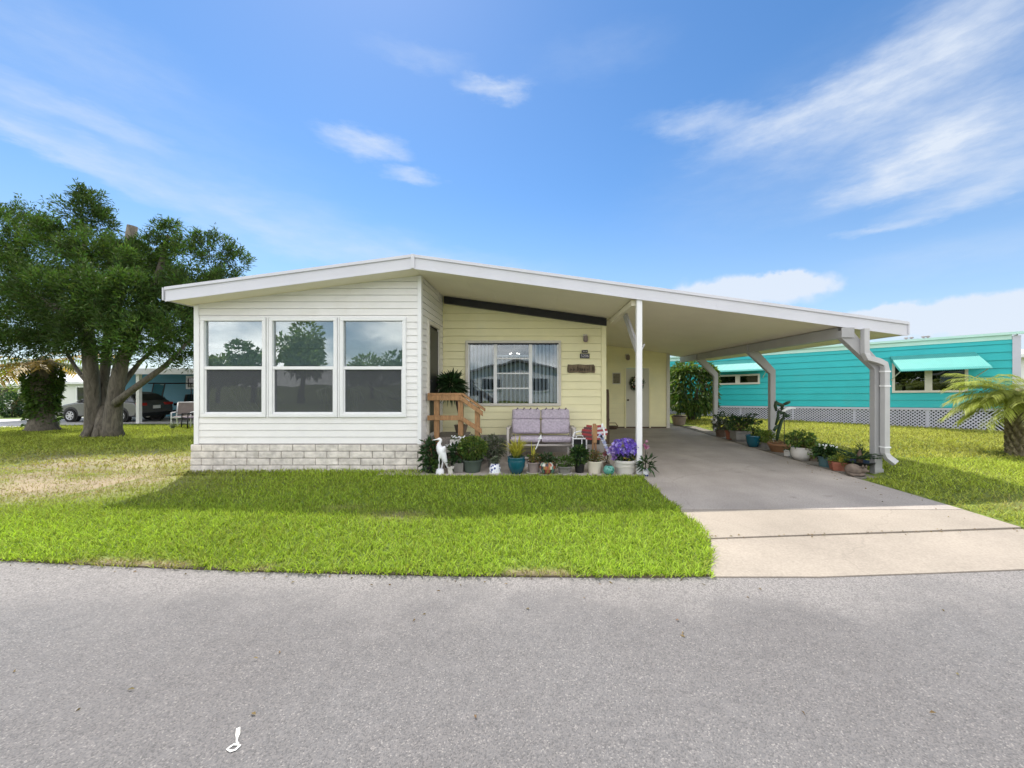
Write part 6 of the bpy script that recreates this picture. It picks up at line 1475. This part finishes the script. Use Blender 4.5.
# black golf cart
gc = thing('golf_cart', (PX(174, 21.2), 21.2, zl(21.2) + .02), 'black golf cart with a flat roof parked right of the grey car', 'golf cart', None, R(200))
mb = MB(); mb.prism([(-1.15, .35), (-1.15, .85), (-.55, .88), (-.45, .48), (.35, .45), (.5, .85), (1.05, .78), (1.2, .55), (1.15, .3)], 'y', -.56, .56); mb.build('body', 'cartblack', gc, bevel=.04)
mb = MB(); mb.box((-.45, 0, .80), (.5, 1.1, .14)); mb.box((-.72, 0, 1.08), (.12, 1.1, .5), (0, R(-10), 0)); mb.build('seat', 'cartblack', gc, bevel=.04)
mb = MB(); mb.box((-.15, 0, 1.93), (2.0, 1.22, .07)); mb.build('roof', 'cartblack', gc, bevel=.03)
for x0_, x1_ in ((.82, .62), (-1.02, -.95)):
    for s in (-1, 1): mb = MB(); mb.tube([(x0_, s * .54, .8), (x1_, s * .54, 1.92)], .025, 6); mb.build('roof_post', 'cartblack', gc)
mb = MB(); mb.add([(.83, -.52, .86), (.83, .52, .86), (.64, .52, 1.88), (.64, -.52, 1.88)], [(0, 1, 2, 3)]); mb.build('windshield', 'darkglass', gc)
mb = MB(); mb.tube([(.6, .25, .8), (.35, .25, 1.05)], .02, 6); mb.tube([(.35 + .0, .25 + .17 * math.cos(a), 1.05 + .17 * math.sin(a)) for a in [2 * math.pi * k / 14 for k in range(15)]], .014, 5); mb.build('steering_wheel', 'cartblack', gc)
for x in (-.82, .82):
    for s in (-1, 1):
        mb = MB(); mb.tube([(x, s * .46, .25), (x, s * .62, .25)], .24, 18); w_ = mb.build('wheel', 'tyre', gc, bevel=.02); mb = MB(); mb.tube([(x, s * .61, .25), (x, s * .635, .25)], .12, 12); mb.build('rim', 'rim', w_)
# metal garden chair with a grey cover by the house corner
Yg = 15.6; gzz = float(gz(-14.3, Yg))
t = thing('garden_chair', (PX(184, Yg), Yg, gzz), 'white metal framed garden chair with a dark seat by the house corner', 'chair', None, R(25))
mb = MB()
for s in (-1, 1): mb.tube([(s * .3, -.3, 0), (s * .3, -.28, .62), (s * .3, .25, .62)], .022, 6); mb.tube([(s * .3, .35, 0), (s * .3, .2, .45), (s * .3, .36, 1.0)], .022, 6)
mb.tube([(-.3, -.28, .42), (.3, -.28, .42)], .02, 6); mb.tube([(-.3, .36, 1.0), (.3, .36, 1.0)], .022, 6); mb.tube([(-.3, -.29, .2), (.3, -.29, .2)], .016, 6); mb.build('frame', 'white', t, smooth=True)
mb = MB(); mb.box((0, -.02, .44), (.56, .52, .05)); mb.build('seat', 'mauvepot', t, bevel=.02); mb = MB(); mb.box((0, .29, .75), (.56, .05, .5), (R(-14), 0, 0)); mb.build('backrest', 'mauvepot', t, bevel=.02)
t = thing('garden_chair', (PX(193.5, 15.2), 15.2, gzz), 'dark garden chair half hidden behind the house corner', 'chair', None, R(-30))
mb = MB()
for s in (-1, 1): mb.tube([(s * .28, -.28, 0), (s * .28, -.26, .6), (s * .28, .25, .6)], .022, 6); mb.tube([(s * .28, .33, 0), (s * .28, .2, .45), (s * .28, .34, 1.0)], .022, 6)
mb.build('frame', 'blackpot', t, smooth=True); mb = MB(); mb.box((0, -.02, .44), (.54, .5, .05)); mb.box((0, .28, .74), (.54, .05, .5), (R(-14), 0, 0)); mb.build('seat', 'lavpipe', t, bevel=.02)
t = thing('small_plant', (PX(173, 14.6), 14.6, float(gz(-14, 14.6))), 'small pale grassy plant on the lawn before the garden chairs', 'plant'); straps('leaves', 60, (0, 0, 0), .34, .02, 'g_grey', t, .8)

# ------------------------------------------------------------------ dry leaf litter along the kerb, joint and driveway
n = 190; k_ = rng.integers(0, 4, n)
lx = np.where(k_ == 0, rng.uniform(-7, 1.3, n), np.where(k_ == 1, rng.uniform(1.6, 5.2, n), np.where(k_ == 2, 5.0 - np.abs(rng.normal(0, .25, n)), rng.uniform(-6, 6, n))))
ly = np.where(k_ == 0, np.minimum(ys(lx), 6) - np.abs(rng.normal(0, .10, n)) - .02, np.where(k_ == 1, 3.70 + rng.normal(0, .03, n) + (lx - 1.6) * .07, np.where(k_ == 2, rng.uniform(4.2, 9, n), rng.uniform(1.7, 2.9, n))))
lz = np.where((lx > 1.4) & (ly > 3.05), .020, .006)
o = leaves('leaf_litter', np.stack([lx, ly, lz], 1), np.stack([rng.normal(0, 1, n), rng.normal(0, 1, n), np.full(n, .12)], 1), .028, .012, 'g_dry', None, jitter=.05)
tag(o, 'scattered dry leaf bits along the street edge and driveway', 'leaf litter', None, 'stuff')
